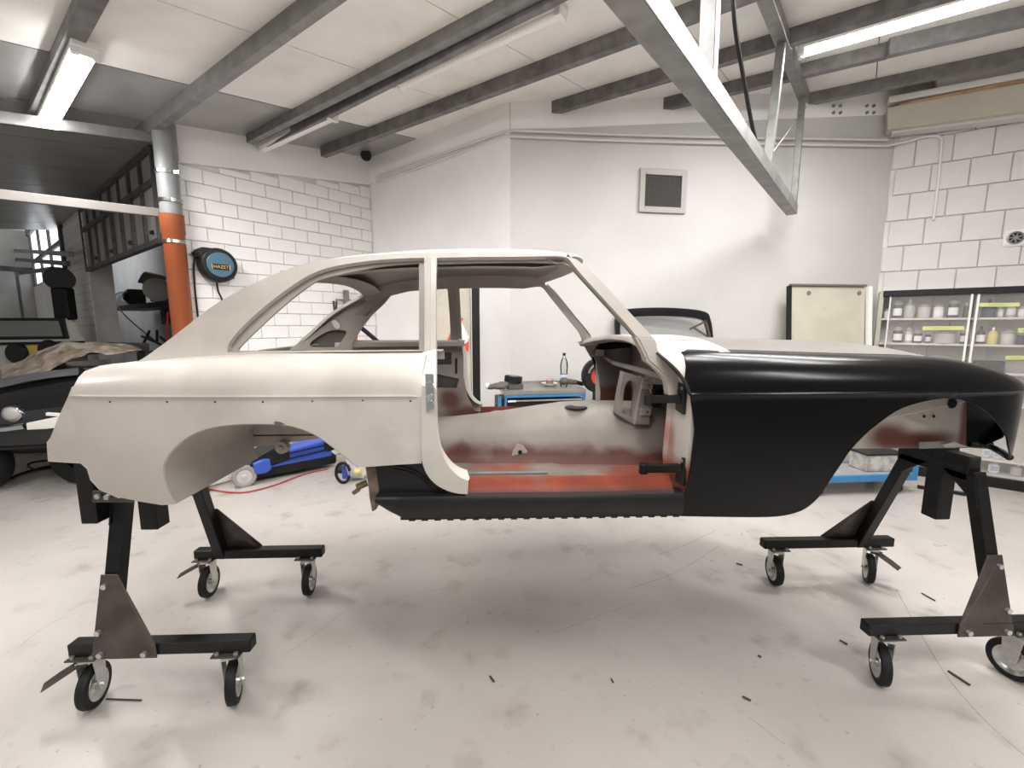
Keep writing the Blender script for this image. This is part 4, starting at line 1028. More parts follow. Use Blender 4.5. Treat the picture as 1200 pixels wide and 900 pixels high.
# ================================================================ WHEELED STANDS
WN = []
def caster(parent, x, y, ang, brake, zbar):
    """swivel caster under the bar: ang = heading of the axle in plan; brake = direction of the brake pedal or None"""
    ax = Vector((cos(ang), sin(ang), 0)); fd = Vector((-ax.y, ax.x, 0)); U = Vector((0, 0, 1)); R = Matrix((ax, fd, U)).transposed()
    r = .098; c = Vector((x, y, r)); ztop = zbar - .03
    mb = MB(); mb.box((x, y, ztop - .004), (.125, .105, .007)); CP = mb.build('caster', M['steel_plate'], parent, bevel=.001)
    for sx in (-1, 1):
        for sy in (-1, 1):
            b2 = MB(); b2.cyl((x + sx * .042, y + sy * .036, ztop - .001), (x + sx * .042, y + sy * .036, ztop + .010), .010, n=6); b2.build('plate_bolt', M['zinc'], CP)
    off = -fd * .03; hub = c
    mb = MB(); mb.lathe((x, y, ztop - .008), (0, 0, -1), [(.045, 0), (.045, .012), (.036, .020), (.02, .022)], 16); mb.build('swivel', M['zinc'], CP, smooth=40)
    mb = MB()
    for s in (-1, 1):
        o = ax * s * .031
        p = [Vector((x, y, 0)) + o + fd * a + U * z for a, z in ((-.04, ztop - .022), (.04, ztop - .022), (.028, r + .02), (.016, r - .018), (-.016, r - .018), (-.028, r + .02))]
        mb.prism(p, ax * s * .004)
    mb.box(Vector((x, y, ztop - .024)), (.066, .08, .006), R); mb.build('fork', M['zinc'], CP, bevel=.001)
    mb = MB(); mb.lathe(c, ax, [(.066, -.019), (.084, -.022), (.094, -.018), (.098, -.007), (.0965, -.004), (.0965, .004), (.098, .007), (.094, .018), (.084, .022), (.066, .019)], 36); mb.build('tyre', M['rubber'], CP, smooth=32)
    mb = MB(); mb.lathe(c, ax, [(.0005, -.022), (.018, -.022), (.020, -.010), (.048, -.008), (.060, -.018), (.067, -.021), (.068, -.018), (.068, .018), (.067, .021), (.060, .018), (.048, .008), (.020, .010), (.018, .022), (.0005, .022)], 30); mb.build('wheel_rim', M['zinc'], CP, smooth=32)
    mb = MB(); mb.cyl(c - ax * .042, c + ax * .042, .010, n=6); mb.build('axle', M['zinc'], CP)
    if brake:
        a = Vector((cos(brake), sin(brake), 0)); s = Vector((-a.y, a.x, 0)); q = Vector((x, y, ztop - .032)); mb = MB()
        P = [q + a * .02 + s * .030, q + a * .02 - s * .030, q + a * .10 - s * .034 - U * .035, q + a * .155 - s * .030 - U * .062, q + a * .155 + s * .030 - U * .062, q + a * .10 + s * .034 - U * .035]
        mb.sheet([[P[0], P[5], P[4]], [P[1], P[2], P[3]]]); mb.thicken(.004)
        mb.box(q + a * .03 - U * .006, (.05, .05, .014), Matrix((a, s, U)).transposed()); mb.build('brake_pedal', M['steel_plate'], CP, bevel=.001)
    return CP
def stand(name, label, x0, x1, xl, gus, ytop, wheels, yn=1.845, yf=2.655, zbar=.290):
    ym = (ytop[0] + ytop[1]) / 2
    t = thing(name, label, 'stand', ((x0 + x1) / 2, (yn + yf) / 2, 0))
    for y, sg in ((yn, -1), (yf, 1)):
        mb = MB(); mb.box(((x0 + x1) / 2, y, zbar), (x1 - x0, .058, .058)); bb = mb.build('base_bar', M['steel_black'], t, bevel=.004)
        for xe_, s in ((x0, -1), (x1, 1)):
            mb = MB(); mb.box((xe_ - s * .015, y - sg * .0, zbar), (.034, .046, .046)); mb.build('bar_end', M['black'], bb)
        yt = ytop[0] if sg < 0 else ytop[1]; d = Vector((xl[1] - xl[0], yt - y, .985 - zbar))
        mb = MB(); mb.beam((xl[0], y, zbar - .02), (xl[1], yt, 1.0), .06, .06, up=(1, 0, 0)); mb.build('leg', M['steel_black'], t, bevel=.004)
        # gusset plate on the outer face of the bar, folding up along the leg
        k = (.335) / (1.0 - zbar); top = Vector((xl[0] + (xl[1] - xl[0]) * k, y + (yt - y) * k, zbar + .335)); dn = Vector((0, sg * .034, 0))
        gx = gus
        P = [Vector((xl[0] - gx * .045, y, zbar - .034)), Vector((xl[0] + gx * .235, y, zbar - .034)), Vector((xl[0] + gx * .235, y, zbar + .028)), top + Vector((gx * .035, 0, 0)), top + Vector((-gx * .035, 0, 0))]
        mb = MB(); mb.prism([p + dn for p in P], Vector((0, sg * .006, 0))); mb.build('gusset_plate', M['steel_plate'], t, bevel=.001)
        if True:
            for (bx, bz) in ((-gx * .012, .285), (-gx * .02, .085), (-gx * .005, -.012), (gx * .185, -.012)):
                kk = max(0, bz) / (1.0 - zbar); b2 = MB(); cpt = Vector((xl[0] + bx + (xl[1] - xl[0]) * kk, y + (yt - y) * (.335 * (max(bz, 0) / .335)) / (1.0 - zbar), zbar + bz)) + dn
                b2.cyl(cpt, cpt + Vector((0, sg * .016, 0)), .013, n=6); b2.build('bolt', M['zinc'], t)
    mb = MB(); mb.beam((xl[1], ytop[0] + .0, .985), (xl[1], ytop[1] + .05, .985), .07, .07); mb.build('cross_beam', M['steel_black'], t, bevel=.004)
    for yv in (ytop[0] + .02, ytop[1] - .02):
        s = 1 if yv < ym else -1
        mb = MB(); mb.prism([Vector((xl[1] - .035, yv - s * .05, .985)), Vector((xl[1] - .035, yv + s * .10, .985)), Vector((xl[1] - .035, yv - s * .085, .84))], (.006, 0, 0)); mb.build('apex_gusset', M['steel_black'], t)
    for (x, y, a, br) in wheels: caster(t, x, y, a, br, zbar)
    return t, ym
RS, rym = stand('wheeled_stand', 'black steel wheeled stand under the tail of the car shell', -1.905, -1.115, (-1.750, -1.69), 1, (1.955, 2.37),
    [(-1.84, 1.845, radians(12), radians(215)), (-1.215, 1.845, radians(20), None), (-1.845, 2.655, radians(5), radians(200)), (-1.215, 2.655, radians(6), None)])
FS, fym = stand('wheeled_stand', 'black steel wheeled stand under the nose of the car shell', 1.75, 2.63, (2.41, 2.365), -1, (2.0, 2.33),
    [(1.85, 1.845, radians(155), None), (2.52, 1.845, radians(195), radians(-20)), (1.85, 2.655, radians(172), None), (2.50, 2.655, radians(150), radians(-60))])
mb = MB(); mb.box((2.375, fym, .90), (.085, .085, .42)); mb.build('centre_post', M['steel_black'], FS, bevel=.005)
mb = MB(); mb.beam((2.365, 2.0, 1.045), (2.365, 2.42, 1.045), .06, .06); mb.build('support_arm', M['steel_black'], FS, bevel=.004)
mb = MB(); mb.box((-1.715, 2.13, .86), (.085, .085, .28)); mb.build('centre_post', M['steel_black'], RS, bevel=.005)
mb = MB(); mb.beam((-1.715, 2.05, .985), (-1.715, 2.75, .985), .07, .07); mb.build('long_beam', M['steel_black'], RS, bevel=.005)
P = at(95, 568, 1.86); mb = MB(); mb.box((P.x + .01, 1.9, 1.01), (.07, .08, .30)); mb.build('bumper_post', M['steel_black'], RS, bevel=.005)
Q = [at(x, y, 1.84) for x, y in ((108, 575), (128, 577), (156, 589), (108, 589))]; mb = MB(); mb.prism(Q, (0, .01, 0)); bp_ = mb.build('mounting_plate', M['steel_plate'], RS, bevel=.001)
for x, y in ((116, 581), (127, 582)): c = at(x, y, 1.835); mb = MB(); mb.cyl(c, c + Vector((0, -.012, 0)), .012, n=6); mb.build('bolt', M['zinc'], RS)
# ================================================================ HOSE REEL ON THE BRICK WALL
UZ = Vector((0, 0, 1))
HC = onpl(256, 311, K2 + nL * -.13, nL); hn = -nL; hx = hn.cross(UZ) * -1; hx = AV.copy()
HB = HC - hn * .13
t = thing('hose_reel', 'black and blue hose reel drum mounted on the white brick wall', 'reel', tuple(HC))
mb = MB(); mb.lathe(HC - hn * .11, hn, [(.001, 0), (.14, 0), (.165, .02), (.172, .05), (.172, .12), (.165, .145), (.15, .158), (.128, .160), (.125, .168)], 36); mb.build('drum', M['black'], t, smooth=35)
mb = MB(); mb.lathe(HC - hn * .11, hn, [(.124, .158), (.124, .172), (.118, .176), (.001, .176)], 36); EM = mb.build('cover_disc', mat('reel_blue', (.055, .135, .20), .4, var=.05), t, smooth=30, label='round blue cover disc')
mb = MB()
P = [HC - hn * .10 + AV * a + UZ * z for a, z in ((-.02, .165), (-.13, .165), (-.19, .135), (-.185, .09), (-.14, .04), (-.10, .06), (0, .12))]
mb.prism(P, hn * .12); mb.build('hose_outlet', M['black'], t, bevel=.012, seg=2)
mb = MB(); mb.cyl(HC - hn * .05 + AV * -.19 + UZ * .12, HC - hn * .05 + AV * -.165 + UZ * .07, .028, n=12); mb.build('hose_guide', M['rubber'], t)
mb = MB()
for a in (-.6, .4): mb = MB(); mb.box(HC - hn * .10 + AV * .17 * cos(a) + UZ * .17 * sin(a), (.05, .05, .04)); mb.build('mounting_lug', M['black'], t, bevel=.005)
mt = frame(AV, UZ, hn, HC + hn * .068 + UZ * -.02); mt.col[2] = (*hn, 0)
def fr(x, y, z, o): return frame(x, y, z, o)
xa = -AV if (-AV).cross(UZ).dot(hn) > 0 else AV
mb = MB(); mb.box(HC + hn * .067 - UZ * .022, (.15, .004, .055), Matrix((xa, -hn, UZ)).transposed()); mb.build('nameplate', M['black'], EM)
text('lettering', 'HAZET', .043, fr(xa, UZ, hn, HC + hn * .0695 - UZ * .022), mat('emblem_gold', (.62, .42, .12), .4), EM)
for s in (-1, 1):
    mb = MB(); mb.box(HC + hn * .069 - UZ * .022 + xa * s * .079, (.006, .004, .05), Matrix((xa, -hn, UZ)).transposed()); mb.build('bracket_mark', MATS['emblem_gold'], EM)
def on_wall(P, n, x, y, o): return onpl(x, y, P - n * o, n)
o = MB(); o.tube([on_wall(K2, nL, x, y, .06) for x, y in spl([(229, 299), (227, 315), (229, 345), (232, 372), (235, 400)], 4)], .009, 8); tag(o.build('air_hose', M['rubber'], None, smooth=50), 'thin black hose hanging from the left end of the wall reel', 'hose')
o = MB(); o.tube([on_wall(K2, nL, x, y, .06) for x, y in spl([(254, 331), (256, 342), (260, 352), (257, 366), (257, 400)], 4)], .009, 8); tag(o.build('air_hose', M['rubber'], None, smooth=50), 'short black hose hanging below the wall reel drum', 'hose')
o = MB(); o.tube([on_wall(K2, nL, x, y, .03) for x, y in spl([(226, 362), (222, 372), (227, 380), (236, 378), (246, 373), (256, 375)], 4)], .006, 6); tag(o.build('white_cable', M['white_metal'], None, smooth=50), 'thin white cable looping at the foot of the brick wall edge', 'cable')
# locking pliers and a bracket hanging on the brick wall, seen through the quarter window
mb = MB(); c = on_wall(K2, nL, 393, 362, .03); t = thing('wall_pliers', 'dark pliers hanging on the brick wall behind the rear side window', 'tool', tuple(c))
for s in (-1, 1): mb = MB(); mb.beam(c + UZ * -.09 + AV * s * .006, c + UZ * .10 + AV * s * .022, .02, .018, up=nL); mb.build('jaw', M['steel_plate'], t, bevel=.003)
c = on_wall(K2, nL, 406, 352, .05); t = thing('wall_bracket', 'grey metal bracket on the brick wall corner behind the rear side window', 'bracket', tuple(c))
mb = MB(); mb.box(c + UZ * -.02, (.06, .05, .30), Matrix((AV, -nL, UZ)).transposed()); mb.build('plate', M['galv'], t, bevel=.004)
mb = MB(); mb.beam(c - AV * .16 - nL * .02, c + AV * .25 - nL * .02, .022, .022); mb.build('cross_arm', M['galv'], t, bevel=.003)

# ================================================================ DARK AISLE ON THE LEFT
AP = K2 - AV * .0
def pla(x, y, o=0.): return onpl(x, y, K2 + AV * o, AV)
M['slat'] = mat('grimy_translucent_panel', (.34, .33, .31), .5, var=.35, vscale=3, stretch=(1, 1, .25))
M['frame_dark'] = mat('dark_grey_steel_frame', (.10, .095, .09), .5, metal=.3, var=.3)
gb0 = pla(103, 314); gb1 = pla(190, 286)
s0 = (gb0 - K2).dot(BV); s1 = (gb1 - K2).dot(BV) ; zb = (gb0.z + gb1.z) / 2; zm = (pla(103, 264).z + pla(176, 221).z) / 2
ztopg = lambda s: cz(K2 + BV * s) - .03
t = thing('panelled_screen', 'hanging steel framed screen of grey panels between pipe and column', 'screen', tuple(K2 + BV * ((s0 + s1) / 2) + UZ * zb))
RB = Matrix((BV, AV, UZ)).transposed(); nc = 8; cw = (s0 - s1) / nc; zt_g = ztopg(0)
def scr(s, z): return K2 + BV * s + UZ * z
for i in range(nc + 1):
    mb = MB(); mb.box(scr(s1 + cw * i, (zb + zt_g) / 2), (.055, .06, zt_g - zb), RB); mb.build('mullion', M['frame_dark'], t, bevel=.004)
for z in (zb, zm, zt_g): mb = MB(); mb.box(scr((s0 + s1) / 2, z), (s0 - s1, .07, .06), RB); mb.build('rail', M['frame_dark'], t, bevel=.004)
rg = random.Random(5)
for i in range(nc):
    for (za, zc) in ((zb, zm), (zm, zt_g)):
        mb = MB(); mb.box(scr(s1 + cw * (i + .5), (za + zc) / 2) + AV * rg.uniform(0, .015), (cw - .06, .012, zc - za - .07), RB); o = mb.build('panel', M['slat'], t)
        if zc == zm and i % 2 == 0:
            mb = MB(); mb.cyl(scr(s1 + cw * (i + .5) + rg.uniform(-.06, .06), za + .12) - AV * .012, scr(s1 + cw * (i + .5), za + .12) - AV * .004, .025, n=8); mb.build('hole', M['black'], o)
# white brick column
c = pla(109, 381, .15); sB = (c - K2).dot(BV); c = K2 + BV * sB + AV * .15; colw = abs((pla(126, 381) - pla(92, 381)).dot(BV)); zc_ = cz(c)
b = MB(); b.box((c.x, c.y, zc_ / 2), (colw, .30, zc_), RB); COLM = struct(b.build('column', M['mortar'])); z = .01; r = 0
proto = {}
while z < zc_ - .15:
    for k in range(2):
        wv = colw * (.62 if (k + r) % 2 == 0 else .38) ; xo = (-colw / 2 + wv / 2) if k == 0 else (colw / 2 - wv / 2)
        key = round(wv, 3); P = c + BV * xo - AV * .152 + UZ * (z + .068)
        P = Vector((P.x, P.y, z + .068))
        if key not in proto: b0 = MB(); b0.box((0, 0, 0), (wv - .008, .02, .132)); o = b0.build('brick', M['white_block'], COLM, bevel=.006, world=False); o.location = P; o.rotation_euler = RB.to_euler(); proto[key] = o
        else: inst('brick', proto[key], COLM, P, RB.to_euler())
    z += .142; r += 1
e = pla(86, 381, -.02); mb = MB(); mb.box((e.x, e.y, zc_ / 2), (.10, .08, zc_), RB); struct(mb.build('trim_4', M['steel_dark'], bevel=.005))
# walls that close the aisle
M['annex'] = mat('old_white_wall', (.66, .65, .63), .8, var=.08, vscale=2, bump=.3, bscale=30)
FB = K2 + BV * 12.5
def flatwall(name, P, Q, th, m, z1, z0=0.):
    d = (Q - P).normalized(); R = Matrix((d, Vector((-d.y, d.x, 0)), UZ)).transposed(); L = (Q - P).length; c_ = (P + Q) / 2; mb = MB(); mb.box((c_.x, c_.y, (z0 + z1) / 2), (L, th, z1 - z0), R); return struct(mb.build(name, m))
W1 = flatwall('wall_aisle_back', K2 + AV * 1.55 + BV * .3, K2 + AV * 1.55 + BV * 12.5, .2, M['annex'], 4.3)
flatwall('wall_aisle_end', K2 + AV * 1.6 + BV * 12.4, K2 - AV * 7 + BV * 12.4, .2, M['annex'], 4.2)
# windows in the aisle wall beyond the column
M['window_light'] = mat('daylit_frosted_pane', (.75, .76, .76), .6, emit=((.90, .95, 1.0), .95))
wa_, wb_ = (pla(76, 290, .0) - K2).dot(BV), (pla(38, 290, .0) - K2).dot(BV)
zw0, zw1 = pla(60, 330).z, pla(60, 262).z + .35
wwn = 3; mb = MB()
wc = K2 + BV * ((wa_ + wb_) / 2)
t = bpy.data.objects.new('window_1', None); COL.objects.link(t); t.location = (wc.x, wc.y, zw0); t['kind'] = 'structure'
dw = (wb_ - wa_) / wwn
for i in range(wwn + 1): mb = MB(); mb.box(scr(wa_ + dw * i, (zw0 + zw1) / 2), (.12, .10, zw1 - zw0), RB); mb.build('window_frame', M['frame_dark'], t)
for z in (zw0, zw0 + (zw1 - zw0) * .42, zw1): mb = MB(); mb.box(scr((wa_ + wb_) / 2, z), (wb_ - wa_, .10, .09), RB); mb.build('window_bar', M['frame_dark'], t)
for i in range(wwn): mb = MB(); mb.box(scr(wa_ + dw * (i + .5), (zw0 + zw1) / 2), (dw - .1, .02, zw1 - zw0 - .08), RB); mb.build('pane', M['window_light'], t)
mb = MB(); mb.box(scr((wa_ + wb_) / 2, zw0 / 2), (wb_ - wa_ + .2, .15, zw0), RB); struct(mb.build('wall_aisle_side', M['annex']))
mb = MB(); mb.box(scr((wa_ + wb_) / 2, (zw1 + 4) / 2), (wb_ - wa_ + .4, .15, 4 - zw1), RB); struct(mb.build('wall_aisle_top', M['steel_dark']))
# tie bars across the aisle
for (x0, y0, x1, y1, m, lab) in ((0, 293, 84, 298, M['galv'], 'pale flat bar across the aisle below the windows'), (0, 303, 80, 309, M['frame_dark'], 'dark rail across the aisle under the pale flat bar'), (0, 322, 62, 315, M['frame_dark'], 'lowest dark rail across the aisle above the cream cabin')):
    p, q = pla(x0 + 8, y0, -.25), pla(x1, y1, -.25); mb = MB(); mb.beam(p, q, .05, .08); o = mb.build('cross_rail', m, None, bevel=.004); tag(o, lab, 'rail')
# grey door leaf far back and dark locker
q0 = K2 + BV * 11.9 - AV * 1.6
t = thing('sliding_gate', 'large grey sliding gate leaf at the far end of the aisle', 'gate', (q0.x, q0.y, 0)); RA = Matrix((AV, BV, UZ)).transposed()
for k in range(5): mb = MB(); mb.box(Vector((q0.x, q0.y, 1.55)) + AV * (k - 2) * .85, (.80, .05, 3.1), RA); mb.build('gate_panel', M['ceil_metal'], t, bevel=.01)
mb = MB(); mb.box(Vector((q0.x, q0.y, 3.15)), (4.4, .12, .12), RA); mb.build('track', M['frame_dark'], t)
# round black stool seat on its stand, left of the column
P = at(70, 327, 7.9); t = thing('round_lamp_stand', 'black round headed stand in front of the aisle windows', 'stand', (P.x, P.y, 0))
vd = Vector((P.x, P.y, 0)).normalized()
mb = MB(); mb.lathe(P, -vd, [(.001, .03), (.19, .03), (.20, .015), (.19, 0), (.001, 0)], 28); mb.build('round_head', mat('charcoal_disc', (.05, .05, .05), .6), t, smooth=30)
mb = MB(); mb.box((P.x + .02, P.y, P.z - .42), (.26, .2, .55)); mb.build('body', M['black'], t, bevel=.03)
mb = MB(); mb.cyl((P.x, P.y, 0), (P.x, P.y, P.z - .6), .05); mb.lathe((P.x, P.y, 0), UZ, [(.001, .05), (.2, .04), (.25, 0), (.001, 0)], 20); mb.build('post', M['steel_dark'], t)

# cream cabin of an old van behind the covered car
YV = 6.2
M['vancream'] = mat('van_cream_paint', (.50, .48, .43), .4, var=.06)
VP = at(40, 420, YV); t = thing('cream_van', 'cream van cabin with dark framed window behind the covered car', 'van', (VP.x - .4, YV + .9, 0))
def vp(x, y, o=0.): return at(x, y, YV + o)
P = [vp(-60, 374), vp(82, 373), vp(90, 380), vp(102, 402), vp(104, 470), vp(-60, 470)]; P[4].z = .25; P[5].z = .25
mb = MB(); mb.prism(P, (-1.5, 1.4, 0)); mb.build('van_body', M['vancream'], t, bevel=.03, seg=2)
mb = MB(); P = [vp(-50, 372.5, -.02), vp(74, 372.5, -.02), vp(80, 397, -.02), vp(-50, 399, -.02)]; mb.prism(P, (0, .03, 0)); wf = mb.build('window_frame', M['rubber'], t, bevel=.008)
mb = MB(); P = [vp(-50, 376, -.03), vp(68, 376, -.03), vp(73, 394, -.03), vp(-50, 395, -.03)]; mb.prism(P, (0, .02, 0)); mb.build('window_glass', mat('dark_glass', (.16, .165, .165), .12), wf)
mb = MB(); a, e = vp(-60, 404, -.01), vp(98, 401, -.01); mb.beam(a, e, .04, .035); mb.build('gutter', M['rubber'], t)
for (x, r) in ((20, 13), (57, 12)):
    c = vp(x, 414 if x < 30 else 410, -.02); mb = MB(); mb.lathe(c, (0, -1, 0), [(.001, .03), (.13 * r / 13, .03), (.145 * r / 13, .01), (.15 * r / 13, -.01)], 24); mb.build('round_lens', M['black'], t, smooth=30)
mb = MB(); P = [vp(32, 405, -.012), vp(45, 404.5, -.012), vp(45, 413, -.012), vp(33, 414, -.012)]; mb.prism(P, (0, .008, 0)); mb.build('sticker', mat('yellow_sticker', (.62, .48, .06), .5), t, label='small yellow sticker')

# low black car under a crumpled sheet
YB = 4.55
t = thing('black_car', 'low black sports car with round headlamp, half under a crumpled sheet', 'car', (at(20, 500, YB).x - .6, YB + .5, 0)); BC = t
def bp_(x, y, o=0.): return at(x, y, YB + o)
rows = []
secs = [(-.02, [(-90, 470), (-20, 468), (40, 456), (88, 447), (125, 444)]), ]
def crow(o, pts, n=4): return [at(x, y, YB + o) for x, y in spl(pts, n)]
rows = [crow(-.10, [(-90, 528), (-20, 528), (30, 526), (80, 522), (130, 515)]), crow(-.16, [(-90, 508), (-20, 506), (30, 502), (80, 497), (130, 490)]), crow(-.14, [(-90, 490), (-20, 487), (30, 480), (80, 472), (130, 465)]),
        crow(-.02, [(-90, 480), (-20, 476), (30, 466), (80, 458), (130, 452)]), crow(.25, [(-90, 466), (-20, 460), (30, 450), (80, 442), (130, 437)]), crow(.75, [(-90, 450), (-20, 446), (30, 438), (80, 431), (130, 427)]), crow(1.2, [(-90, 440), (-20, 436), (30, 430), (80, 424), (130, 421)])]
mb = MB(); mb.sheet(rows); mb.thicken(.01); mb.build('front_body', mat('gloss_black_paint', (.012, .012, .013), .12, coat=.6), t, smooth=50)
mb = MB(); mb.sheet([crow(.20, [(-60, 463), (0, 455), (40, 446), (92, 440)]), crow(.45, [(-60, 452), (0, 445), (40, 438), (92, 432)])]); mb.v = [p + UZ * .012 for p in mb.v]; mb.thicken(.006); mb.build('bonnet_reflection', mat('bonnet_reflection_grey', (.16, .165, .18), .35, var=.2), t, smooth=40, label='grey strip painted as the reflection on the bonnet')  # grey sheet painting the reflection on the bonnet top
mb = MB(); mb.sheet([crow(1.0, [(-60, 446), (20, 436), (60, 424), (110, 414), (175, 412)]), crow(1.3, [(-60, 446), (20, 430), (60, 418), (110, 405), (175, 404)]), crow(1.5, [(-60, 446), (20, 428), (60, 414), (110, 402), (175, 402)])]); mb.thicken(.01); mb.build('cabin_body', M['blackpanel'], t, smooth=50)
c = bp_(14, 485, -.17); mb = MB(); mb.lathe(c, (.25, -1, 0), [(.001, .03), (.04, .028), (.062, .015), (.068, 0)], 24); hl = mb.build('headlamp', mat('lamp_glass', (.42, .40, .38), .1, spec=.8), t, smooth=50)
mb = MB(); mb.lathe(c, (.25, -1, 0), [(.068, 0), (.074, .012), (.082, .004), (.083, -.03)], 24); mb.build('chrome_rim', M['chrome'], hl, smooth=50)
mb = MB(); mb.tube([at(x, y, YB - .24) for x, y in spl([(-60, 505), (0, 503), (18, 501), (30, 499)], 4)], .03, 10); mb.build('bumper', M['chrome'], t, smooth=50)
mb = MB(); mb.sheet([crow(-.12, [(-90, 524), (0, 524), (60, 521), (120, 516)]), [at(x, y, YB + .3) for x, y in spl([(-90, 530), (0, 530), (60, 528), (120, 522)], 4)]]); mb.thicken(.02); mb.build('undertray', M['black'], t)
for (x, o) in ((-30, .0), (95, .25)):
    c = at(x, 520, YB + o); mb = MB(); mb.lathe((c.x, c.y, .30), (0, 1, 0), [(.12, -.08), (.28, -.09), (.30, -.05), (.30, .05), (.28, .09), (.12, .08)], 28); mb.build('tyre', M['rubber'], t, smooth=40)
# white bar resting in front of the black car
mb = MB(); P = [at(x, y, YB - .36) for x, y in ((30, 496), (69, 488), (80, 487), (80, 500), (52, 503), (31, 504))]; mb.prism(P, (0, .09, 0)); mb.build('white_bar', M['white_metal'], BC, bevel=.006, label='white box section bar across the nose')
mb = MB(); p, q = at(55, 485, YB - .30), at(82, 487, YB - .30); mb.beam(p, q, .03, .03); mb.build('thin_bar', M['white_metal'], BC, bevel=.004)
# crumpled sheet over the black car
M['sheet'] = mat('crumpled_camouflage_sheet', (.42, .34, .26), .7, var=.3, vscale=8, layers=[((.62, .56, .50), 'noise', 5, .52, .62, .9), ((.16, .11, .08), 'noise', 9, .58, .68, .8)])
mb = MB(); rg = random.Random(11); rows = []
top = spl([(5, 432), (25, 425), (45, 412), (62, 405), (85, 402), (105, 401), (125, 401), (150, 406), (167, 409)], 6); bot = spl([(2, 446), (25, 444), (45, 440), (62, 432), (85, 420), (105, 416), (125, 413), (150, 412), (167, 411)], 6)
for k in range(13):
    f = k / 12; row = []
    for i, (a, e) in enumerate(zip(top, bot)):
        P = at(a[0] + (e[0] - a[0]) * f, a[1] + (e[1] - a[1]) * f, YB + .98 - .5 * f + .2 * i / len(top)); g = sin(i * .33 + k * .35) + .7 * sin(i * .6 - k * .5 + 1) + .4 * sin(k * .9 + i * .2)
        P += Vector((.01 * sin(k * .9 + i), -.03 * abs(g), .018 * g)); row.append(P)
    rows.append(row)
mb.sheet(rows); mb.thicken(.006); o = mb.build('crumpled_sheet', M['sheet'], None, smooth=70, fix=False); tag(o, 'crumpled brown and white patterned sheet draped over the black car', 'sheet')

# black post and shelf of parts behind the screen
def pb(x, y, o=.7): return onpl(x, y, K2 + AV * o, AV)
a = pb(129, 381, .45); mb = MB(); mb.box((a.x, a.y, 1.35), (.17, .14, 2.7), RB); o = mb.build('black_post', M['black'], None, bevel=.006); tag(o, 'black square post between the white column and the drain pipe', 'post')
a0, a1 = pb(138, 357, .8), pb(208, 360, .8); zs = (a0.z + a1.z) / 2; t = thing('parts_shelf', 'black edged wall shelf with car parts behind the drain pipe', 'shelf', tuple((a0 + a1) / 2 - UZ * .03))
sa, sb_ = (a0 - K2).dot(BV), (a1 - K2).dot(BV); smid = (sa + sb_) / 2
mb = MB(); mb.box(K2 + BV * smid + AV * 1.05 + UZ * zs, (abs(sa - sb_) + .5, .5, .10), RB); mb.build('shelf_board', M['black'], t, bevel=.004)
for k in (-1, 1): mb = MB(); mb.box(K2 + BV * (smid + k * .5) + AV * 1.3 + UZ * (zs - .2), (.05, .25, .3), RB); mb.build('shelf_bracket', M['steel_dark'], t)
zs += .055
c = pb(184, 338, .86); mb = MB(); zc2 = zs + .215; c = Vector((c.x, c.y, zc2)); vn = (-Vector((c.x, c.y, 0))).normalized() + Vector((.25, 0, 0)); mb.lathe(c, vn, [(.001, .035), (.15, .03), (.205, .012), (.212, 0), (.205, -.02), (.001, -.02)], 32); o = mb.build('round_disc', mat('cream_disc', (.55, .53, .49), .5), None, smooth=35); tag(o, 'round cream disc standing on the shelf beside the orange pipe', 'disc')
c = pb(143, 334, 1.12); c.z = zs + .19; mb = MB(); mb.lathe(c, vn, [(.04, .05), (.06, .04), (.12, .045), (.16, .02), (.185, .03), (.19, 0), (.17, -.03), (.04, -.03)], 28); o = mb.build('wheel_rim', mat('pale_rim_paint', (.52, .53, .54), .35), None, smooth=35); tag(o, 'pale grey wheel rim standing on the shelf behind the black post', 'wheel')
c = pb(157, 332, .95); c.z = zs + .16; t = thing('machine_block', 'dark grey machine housing on the shelf left of the cream disc', 'machine', (c.x, c.y, zs)); mb = MB(); mb.box(c, (.25, .3, .32), RB); mb.build('housing', M['dark_in'], t, bevel=.03, seg=2)
mb = MB(); mb.lathe(c - AV * .15, -AV, [(.001, .05), (.07, .05), (.09, .02), (.1, 0)], 20); mb.build('round_cover', M['black'], t, smooth=40)
c = pb(180, 312, 1.12); mb = MB(); mb.sheet([[K2 + BV * (smid + .45 - .95 * i / 12) + AV * (.85 + .09 * j) + UZ * (zs + .42 + .16 * sin(pi * i / 12 * .8) - .02 * j) for i in range(13)] for j in range(5)]); mb.thicken(.012); o = mb.build('bonnet_lid', mat('cream_beige_panel', (.50, .46, .38), .4), None, smooth=40); tag(o, 'curved cream body panel lying across the top of the shelf parts', 'panel')
for (xx, lab) in ((.42, 'left'), (-.40, 'right')):
    P = K2 + BV * (smid + xx) + AV * 1.1; mb = MB(); mb.box((P.x, P.y, zs + .2), (.05, .16, .30), RB); o = mb.build('panel_rest', M['steel_dark'], None); tag(o, 'dark upright rest under the %s end of the curved cream panel' % lab, 'bracket')
mb = MB(); mb.tube([pb(x, y, .7) for x, y in spl([(135, 355), (145, 368), (160, 382), (175, 394), (188, 404)], 4)], .012, 8); o = mb.build('red_hose', mat('red_hose_rubber', (.42, .03, .05), .5), None, smooth=50); tag(o, 'thin red hose curving down from the black post', 'hose')
mb = MB(); mb.tube([pb(x, y, .55) for x, y in spl([(197, 366), (196, 380), (196, 395), (197, 410)], 4)], .014, 8); o = mb.build('red_hose', mat('bright_red_hose', (.60, .04, .05), .5), None, smooth=50); tag(o, 'bright red hose hanging beside the orange pipe', 'hose')
